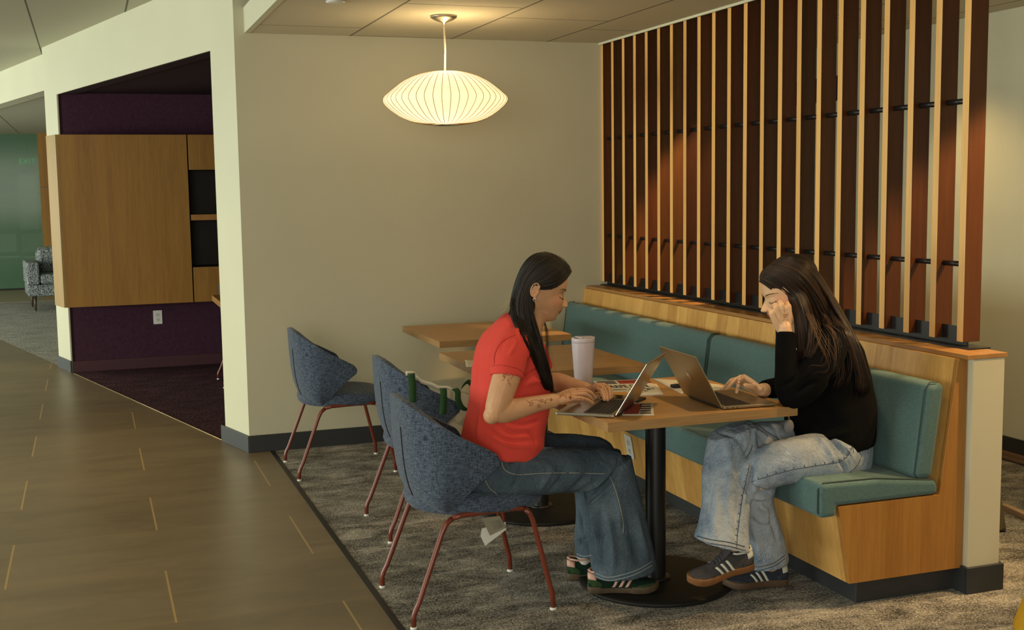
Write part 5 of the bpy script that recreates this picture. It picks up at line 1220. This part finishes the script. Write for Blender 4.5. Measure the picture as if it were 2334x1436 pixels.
# shoes: near foot on the floor, the crossed foot hanging
SOLEB = flat('gum_sole', (0.20, 0.085, 0.028), 0.6, 0, 0.4, 0.1, 60); SOLEB2 = flat('dark_gum_sole', (0.10, 0.062, 0.036), 0.6)
GRY = flat('slate_grey_suede', (0.060, 0.056, 0.060), 0.9, 0, 0.1, 0.15, 60); GRY2 = flat('navy_suede', (0.035, 0.042, 0.062), 0.9, 0, 0.1, 0.15, 60); WHS = flat('off_white_leather', (0.62, 0.64, 0.56), 0.5); NAV = flat('navy_lace', (0.012, 0.018, 0.032), 0.8)
make_shoe(pb, (1.140, -3.10, 0.002), (-0.232, 0.012, 0.012), 0.262, (SOLEB2, GRY2, GRY2, WHS, WHS, NAV))
make_shoe(pb, (0.893, -3.262, 0.150), (-0.235, -0.012, -0.030), 0.262, (SOLEB, GRY, GRY, WHS, WHS, NAV), (0, -0.18, 1))
tag(pa, kind=None)

# ================================================================ things on the table and chairs
ALU = flat('silver_aluminium', (0.55, 0.53, 0.48), 0.27, 1.0, 0.5, 0.03); ALUB = flat('warm_aluminium', (0.46, 0.41, 0.32), 0.32, 1.0, 0.5, 0.03)
KEYS = flat('black_keys', (0.012, 0.012, 0.013), 0.5); KW = flat('keyboard_well', (0.03, 0.028, 0.026), 0.6); SCRN = flat('screen_glass', (0.006, 0.006, 0.007), 0.1)
MIRR = flat('mirror_logo', (0.55, 0.55, 0.52), 0.12, 1.0)
def laptop(label, hinge, fwd, side, ang, alu, mark=True):
    """hinge = near end of the hinge on the table top; fwd points from the user to the screen; side along the hinge"""
    ZT = 0.7142; h = Vector((hinge[0], hinge[1], ZT)); f = Vector(fwd).normalized(); s = Vector(side).normalized(); up = Vector((0, 0, 1)); W_, D_ = 0.304, 0.212
    t = thing('laptop', label, 'laptop', h)
    def P(a, b, c): return h-f*(D_*a)+s*(W_*b)+up*c      # a: 0 hinge .. 1 front edge
    def slab(mb, a0, a1, b0, b1, z0, z1, mi=0): mb.obox((P(a0, b0, z0)+P(a1, b1, z1))/2, f, s, up, D_*abs(a1-a0)/2, W_*abs(b1-b0)/2, (z1-z0)/2, mi)
    mb = MB(); slab(mb, 0.03, 1, 0, 1, 0.0025, 0.0125); bs_ = mb.build('base', alu, t, bevel=0.003, seg=3)
    for a, b in ((0.1, 0.08), (0.1, 0.92), (0.93, 0.08), (0.93, 0.92)): mb = MB(); mb.lathe([(0, 0), (0.008, 0), (0.008, 0.003), (0, 0.003)], 12, P(a, b, 0)); mb.build('foot', BLACKM, bs_)
    mb = MB(); slab(mb, 0.10, 0.56, 0.055, 0.945, 0.0126, 0.0129); kb = mb.build('keyboard', KW, t)
    mb = MB()
    for r in range(6):
        n = 14 if r < 5 else 10; a0 = 0.11+r*0.0745
        for k in range(n):
            b0 = 0.062+(0.876/n)*k; slab(mb, a0, a0+0.062, b0, b0+0.876/n-0.011, 0.0129, 0.0142)
    q = mb.build('keys', KEYS, kb); q['kind'] = 'stuff'
    mb = MB(); slab(mb, 0.60, 0.97, 0.30, 0.70, 0.0125, 0.0127); mb.build('trackpad', alu, t)
    mb = MB(); slab(mb, 0.0, 0.035, 0.12, 0.88, 0.004, 0.0115); mb.build('hinge', BLACKM, t)
    # ports on the near side
    for a in ((0.10, 0.2, 0.28) if alu is ALUB else (0.10,)):
        c = P(a, 0, 0.0075); mb = MB(); mb.obox(c, f, s, up, 0.0035 if alu is ALUB else 0.0016, 0.0003, 0.0014); mb.build('port', BLACKM, t)
    la = math.radians(ang); d = f*math.cos(la)+up*math.sin(la); nn = d.cross(s).normalized()
    if nn.dot(f) < 0: nn = -nn                                   # nn = outer face of the lid
    base = h+up*0.0105; L = 0.210
    mb = MB(); mb.obox(base+d*(L/2)+s*(W_/2), d, s, nn, L/2, W_/2, 0.0022); lid = mb.build('lid', alu, t, bevel=0.0018, seg=2)
    # rounded top corners by a vertical edge bevel are too fine to matter at this size; screen on the inner face
    mb = MB(); mb.obox(base+d*(L/2+0.002)+s*(W_/2)-nn*0.0025, d, s, nn, L/2-0.006, W_/2-0.005, 0.0004); mb.build('screen', SCRN, lid)
    if not mark: return t
    c = base+d*(L*0.5)+s*(W_/2)+nn*0.0026; R_ = []
    ot = [(0.0, 0.80), (0.35, 0.98), (0.70, 0.85), (0.92, 0.62), (0.68, 0.38), (0.64, 0.10), (0.80, -0.18), (1.0, -0.32), (0.80, -0.78), (0.45, -1.06), (0.0, -0.94), (-0.45, -1.06), (-0.82, -0.72), (-1.0, -0.15), (-0.95, 0.40), (-0.68, 0.82), (-0.35, 0.98)]
    mb = MB(); q = 0.0155; sg = -1
    A0 = [c+s*(x*q*sg)+d*(y*q) for x, y in ot]; A1 = [p+nn*0.0004 for p in A0]; n = len(A0)
    mb.add(A0+A1, [list(range(n)), list(range(n, 2*n))[::-1]]+[(i, (i+1) % n, n+(i+1) % n, n+i) for i in range(n)])
    lg = mb.build('lid_emblem', MIRR, lid)
    lf = [(0.05, 1.12), (0.08, 1.45), (0.42, 1.80), (0.42, 1.42), (0.22, 1.15)]
    mb = MB(); A0 = [c+s*(x*q*sg)+d*(y*q) for x, y in lf]; A1 = [p+nn*0.0004 for p in A0]; n = 5
    mb.add(A0+A1, [list(range(n)), list(range(n, 2*n))[::-1]]+[(i, (i+1) % n, n+(i+1) % n, n+i) for i in range(n)]); mb.build('emblem_leaf', MIRR, lid)
    return t
laptop('silver laptop of the woman in red, turned towards her at the near left table corner', (0.383, -3.232), (0.778, -0.628, 0), (0.628, 0.778, 0), 59, ALU, False)
laptop('laptop of the woman in black, lid with a bitten fruit mark facing left', (0.783, -3.244), (-1, 0.045, 0), (0.045, 1, 0), 61, ALUB)

# tumbler
tm = thing('tumbler', 'tall pale lilac grey tumbler with a flip lid on the front table', 'tumbler', (0.556, -2.548, 0.7142))
LIL = flat('lilac_grey_enamel', (0.50, 0.45, 0.49), 0.4, 0, 0.4, 0.03)
c = Vector((0.556, -2.548, 0.7142))
mb = MB(); mb.lathe([(0, 0), (0.0325, 0), (0.0345, 0.003), (0.041, 0.10), (0.0455, 0.168), (0.0455, 0.170), (0, 0.170)], 48, c); mb.build('body', LIL, tm)
mb = MB(); mb.lathe([(0.0445, 0.1705), (0.0462, 0.173), (0.0462, 0.187), (0.0445, 0.189), (0.041, 0.189), (0.041, 0.183), (0, 0.183)], 48, c); ld = mb.build('lid', LIL, tm)
mb = MB(); mb.prism([(0.556-0.02, -2.548-0.035), (0.556+0.044, -2.548-0.018), (0.556+0.044, -2.548+0.018), (0.556-0.02, -2.548+0.035)], 'z', c.z+0.184, c.z+0.192); mb.build('flip_tab', LIL, ld, bevel=0.002)

# printed sheets and magazine
PAPW = flat('paper_white', (0.62, 0.58, 0.47), 0.7, 0, 0.2, 0.02); INK = flat('black_ink', (0.012, 0.012, 0.014), 0.6); RINK = flat('red_ink', (0.30, 0.035, 0.025), 0.6); OINK = flat('orange_ink', (0.60, 0.28, 0.05), 0.6); GINK = flat('grey_ink', (0.12, 0.12, 0.12), 0.6); PHB = flat('photo_violet', (0.10, 0.09, 0.12), 0.5); BINK = flat('brown_ink', (0.10, 0.045, 0.02), 0.5)
def sheet(name, label, corners, z, mat=PAPW, cat='paper', th=0.0008, curl=None):
    t = thing(name, label, cat, (sum(c[0] for c in corners)/4, sum(c[1] for c in corners)/4, z))
    mb = MB(); n = 10; A_, B_, C_, D_ = [Vector((c[0], c[1], z)) for c in corners]; rows = []
    for i in range(n+1):
        r = []
        for j in range(n+1):
            a, b = i/n, j/n; p = A_.lerp(B_, a).lerp(D_.lerp(C_, a), b)
            if curl: p.z += curl(a, b)
            r.append(p+Vector((0, 0, th/2+0.0002)))
        rows.append(r)
    mb.grid(rows); mb.build('page', mat, t, solid=th); return t
uvq = lambda L, z: [tuple(atZ(u, v, z))[:2] for u, v in L]
MC = uvq([(1352, 868), (1478, 864), (1512, 897), (1372, 903)], 0.719)
mg = sheet('magazine', 'student magazine with a large printed title lying behind the left laptop lid', MC, 0.7168, PAPW, 'magazine', 0.002)
M0, M1, M3 = Vector((*MC[0], 0)), Vector((*MC[1], 0)), Vector((*MC[3], 0)); ax_ = (M1-M0).normalized(); ay_ = (M0-M3).normalized(); WM, HM = (M1-M0).length, (M0-M3).length
ay_ = (ay_-ax_*ay_.dot(ax_)).normalized()
def on_mag(name, x0, x1, y0, y1, mat, z=0.7195):
    mb = MB(); q = [M0+ax_*(WM*x)+ay_*(-HM*y) for x, y in ((x0, y0), (x1, y0), (x1, y1), (x0, y1))]; mb.add([(p.x, p.y, z) for p in q]+[(p.x, p.y, z+0.0003) for p in q], [(0, 3, 2, 1), (4, 5, 6, 7), (0, 1, 5, 4), (1, 2, 6, 5), (2, 3, 7, 6), (3, 0, 4, 7)]); return mb.build(name, mat, mg)
on_mag('cover_photo', 0.04, 0.36, 0.05, 0.26, PHB); on_mag('red_banner', 0.40, 0.98, 0.04, 0.27, RINK); on_mag('orange_panel', 0.02, 0.34, 0.80, 0.98, OINK)
def mag_text(body, x, y, size, mat, sx=1.0, bold=0.0, par=mg):
    p = M0+ax_*(WM*x)+ay_*(-HM*y); rot = Matrix((ax_, ay_, Vector((0, 0, 1)))).transposed().to_euler()
    return text_mesh('lettering', body, size, mat, par, p+Vector((0, 0, 0.7197))-par.location, rot, 0.0001, 'LEFT', 1.0, bold, sx)
HMc = HM
mag_text('CARPE DIEM', 0.06, 0.45, HM*0.26, INK, 1.0*WM*0.88/(HM*0.26*6.3), 0.0008)
mag_text('consistency  ABUNDANCE', 0.06, 0.64, HM*0.12, GINK, 1.0*WM*0.9/(HM*0.12*12.5))
mag_text('STUDENT MAGAZINE', 0.42, 0.155, HM*0.11, PAPW, 1.0*WM*0.5/(HM*0.11*10))
s2 = sheet('magazine', 'lower white magazine poking out to the right under the titled one', uvq([(1420, 880), (1496, 874), (1512, 899), (1440, 903)], 0.716), 0.7144, PAPW, 'magazine', 0.0016)
for k, (u, v) in enumerate([(1461, 889), (1471, 891), (1478, 888)]):
    p = atZ(u, v, 0.7200); mb = MB(); mb.tube([(p.x-0.006, p.y-0.01, 0.7199), (p.x, p.y+0.012, 0.7199), (p.x+0.008, p.y-0.006, 0.7199)], 0.0012, 5); mb.build('ink_figure', INK, mg)
ph = thing('phone', 'black phone lying face up between the left laptop and the magazine', 'phone', (0.62, -2.93, 0.7142))
ca, cb2 = atZ(1378, 902, 0.7225), atZ(1462, 909, 0.7225); dx_ = (cb2-ca).normalized(); dx_.z = 0; dy_ = Vector((-dx_.y, dx_.x, 0)); cc = (ca+cb2)/2; cc.z = 0.7142+0.0045
mb = MB(); mb.obox(cc, dx_, dy_, Vector((0, 0, 1)), 0.078, 0.037, 0.0042); mb.build('case', BLACKM, ph, bevel=0.003, seg=3)
mb = MB(); mb.obox(cc+Vector((0, 0, 0.0044)), dx_, dy_, Vector((0, 0, 1)), 0.074, 0.034, 0.0003); mb.build('screen', SCRN, ph)
PC = uvq([(1425, 918), (1488, 917), (1491, 946), (1418, 946)], 0.716)
pcd = sheet('postcard', 'white edged postcard with red and dark pictures by the near table edge', PC, 0.7144, PAPW, 'postcard', 0.0008)
def on_card(name, corners, mat):
    q = uvq(corners, 0.716); mb = MB(); mb.add([(a, b, 0.7157) for a, b in q]+[(a, b, 0.7160) for a, b in q], [(3, 2, 1, 0), (4, 5, 6, 7)]+[(i, (i+1) % 4, 4+(i+1) % 4, 4+i) for i in range(4)]); return mb.build(name, mat, pcd)
on_card('red_picture', [(1428, 920), (1464, 920), (1455, 943), (1422, 944)], RINK)
for k in range(5): on_card('dark_picture', [(1460, 920+5*k), (1483, 920+5*k), (1484, 922.5+5*k), (1458, 922.5+5*k)], [BINK, INK, BINK, INK, BINK][k])
sheet('paper_sheet', 'plain white sheet under the dark clip behind the right laptop', uvq([(1486, 862), (1640, 876), (1668, 886), (1552, 897)], 0.7155), 0.7144, PAPW, 'paper', 0.0006, lambda a, b: 0.003*math.sin(PI*a)*(1-b))
p0 = atZ(1543, 880, 0.722); mb = MB(); mb.box(p0.x-0.022, p0.x+0.022, p0.y-0.014, p0.y+0.016, 0.7152, 0.729); ck = thing('binder_clip', 'small black clip holding the white sheet behind the right laptop', 'clip', (p0.x, p0.y, 0.7152))
mb.build('body', BLACKM, ck, bevel=0.004, seg=3); mb = MB(); mb.tube([(p0.x-0.01, p0.y, 0.729), (p0.x-0.008, p0.y+0.01, 0.7315), (p0.x+0.008, p0.y+0.01, 0.7315), (p0.x+0.01, p0.y, 0.729)], 0.001, 6); mb.build('lever', STEEL, ck)
sheet('paper_sheet', 'white sheet with a dark edge hanging over the left corner of the middle table', [(0.272, -1.90), (0.40, -1.93), (0.42, -1.80), (0.305, -1.775)], 0.7144, PAPW, 'paper', 0.0012, lambda a, b: 0.012*(1-a)*b+0.004*math.sin(PI*b))

# care labels under the near chair
lb = MB(); P_ = [atY(u, v, -2.87) for u, v in [(1098, 1181), (1139, 1176), (1153, 1203), (1117, 1221)]]; Q_ = [p+Vector((0.002, 0.003, 0)) for p in P_]; lb.add(P_+Q_, [(0, 1, 2, 3), (7, 6, 5, 4)]+[(i, 4+i, 4+(i+1) % 4, (i+1) % 4) for i in range(4)])
l1 = lb.build('care_label', flat('tan_label', (0.30, 0.27, 0.19), 0.7), None); l1.parent = ch; l1.location = -ch.location
mb = MB()
for k in range(6): a, b = P_[0].lerp(P_[3], 0.3+0.1*k), P_[1].lerp(P_[2], 0.3+0.1*k); mb.tube([a.lerp(b, 0.35)+Vector((0, -0.0015, 0)), a.lerp(b, 0.92)+Vector((0, -0.0015, 0))], 0.0007, 4)
q = mb.build('label_print', GINK, None); q.parent = l1; q['kind'] = 'stuff'
lb = MB(); P_ = [atY(u, v, -2.86) for u, v in [(1098, 1205), (1152, 1190), (1153, 1208), (1106, 1244), (1095, 1222)]]; Q_ = [p+Vector((0.002, 0.003, 0)) for p in P_]; lb.add(P_+Q_, [(0, 1, 2, 3, 4), (9, 8, 7, 6, 5)]+[(i, 5+i, 5+(i+1) % 5, (i+1) % 5) for i in range(5)])
l2 = lb.build('care_label', flat('white_label', (0.75, 0.75, 0.70), 0.6), None); l2.parent = ch; l2.location = -ch.location; l2['label'] = 'white paper care label'

# tote bag hung on the middle chair's back
CANV = cloth_mat('natural_canvas', (0.80, 0.76, 0.62), 500, 0.06, 0.9, 0.3, 0.1); GRNW = cloth_mat('green_webbing', (0.022, 0.060, 0.020), 500, 0.15, 0.9, 0.4, 0.1)
tb = thing('tote_bag', 'cream canvas tote bag with dark green straps slung over the middle chair back', 'bag', (0.10, -1.9, 0.0))
def band(name, pts, wdir, wd, mat, th=0.0022, parent=tb):
    Q = catmull(pts, 5); w_ = Vector(wdir).normalized()*wd/2; mb = MB(); mb.grid([[p-w_, p, p+w_] for p in Q]); return mb.build(name, mat, parent, solid=th)
bgm = MB(); rows = []
TP = [(958, 857), (985, 878), (1010, 884), (1035, 884), (1055, 892), (1080, 905)]
rim = [atY(u, v, -2.075+0.02*i) for i, (u, v) in enumerate([(950, 862), (975, 872), (1003, 884), (1020, 886), (1048, 890), (1078, 903)])]
low = [atY(u, v, -2.06+0.02*i) for i, (u, v) in enumerate([(990, 940), (1005, 960), (1020, 985), (1040, 1005), (1062, 1015), (1085, 1010)])]
bot = [atY(u, v, -2.00+0.02*i) for i, (u, v) in enumerate([(1010, 1000), (1022, 1010), (1032, 1020), (1045, 1026), (1065, 1028), (1085, 1024)])]
front = [[r+Vector((0, 0.004, 0)) for r in rim[2:]], [a.lerp(b, 0.45)+Vector((0.0, -0.012, 0)) for a, b in zip(rim[2:], low[2:])], low[2:], bot[2:]]
back = [[p+Vector((0.02, 0.07, -0.004)) for p in r] for r in front]
mb = MB(); mb.grid(front); mb.grid(back); mb.grid([front[-1], back[-1]]); mb.grid([[r[0] for r in front], [r[0] for r in back]]); mb.grid([[r[-1] for r in front], [r[-1] for r in back]])
mb.build('body', CANV, tb, solid=0.002, sub=2)
cr = catmull([atY(u, v, -2.01) for u, v in [(925, 850), (946, 852), (955, 866), (985, 876), (1003, 884), (1020, 883), (1032, 890)]], 4)
band('rim_fold', [p+Vector((0, 0, -0.002)) for p in cr[::3]], (0, -0.35, 1), 0.020, CANV, 0.004)
ySt = -2.075
band('strap', [atY(938, 851, -2.03), atY(938, 856, ySt), atY(940, 880, ySt-0.005), atY(941, 917, ySt-0.004)], RT, 0.030, GRNW)
band('strap', [atY(1009, 885, ySt+0.02), atY(1011, 890, ySt-0.004), atY(1011, 915, ySt-0.006), atY(1009, 945, ySt-0.003)], RT, 0.029, GRNW)
band('strap', [atY(1036, 886, -2.02), atY(1043, 893, -2.05), atY(1044, 912, -2.06), atY(1052, 928, -2.06), atY(1066, 935, -2.05), atY(1075, 930, -2.03)], (0.9, -0.3, 0.25), 0.026, GRNW)
band('strap', [atY(1053, 882, -1.96), atY(1066, 870, -1.97), atY(1078, 880, -1.98), atY(1088, 895, -1.99)], (0.3, -0.3, 0.9), 0.022, GRNW)

# earbud case clipped at the hip of the woman in black, and a small pale strap beside her
eb = thing('earbud_case', 'small grey earbud case at the lap of the woman in black', 'case', atY(1798, 972, -3.19))
mb = MB(); mb.ball(atY(1798, 972, -3.19), 0.020, 0.012, 0.026, 20, 14); mb.build('shell', flat('grey_rubber', (0.16, 0.165, 0.18), 0.6), eb)
mb = MB(); mb.tube([atY(1800, 956, -3.19), atY(1797, 951, -3.188), atY(1801, 947, -3.185)], 0.0022, 6); mb.build('clasp', STEEL, eb)
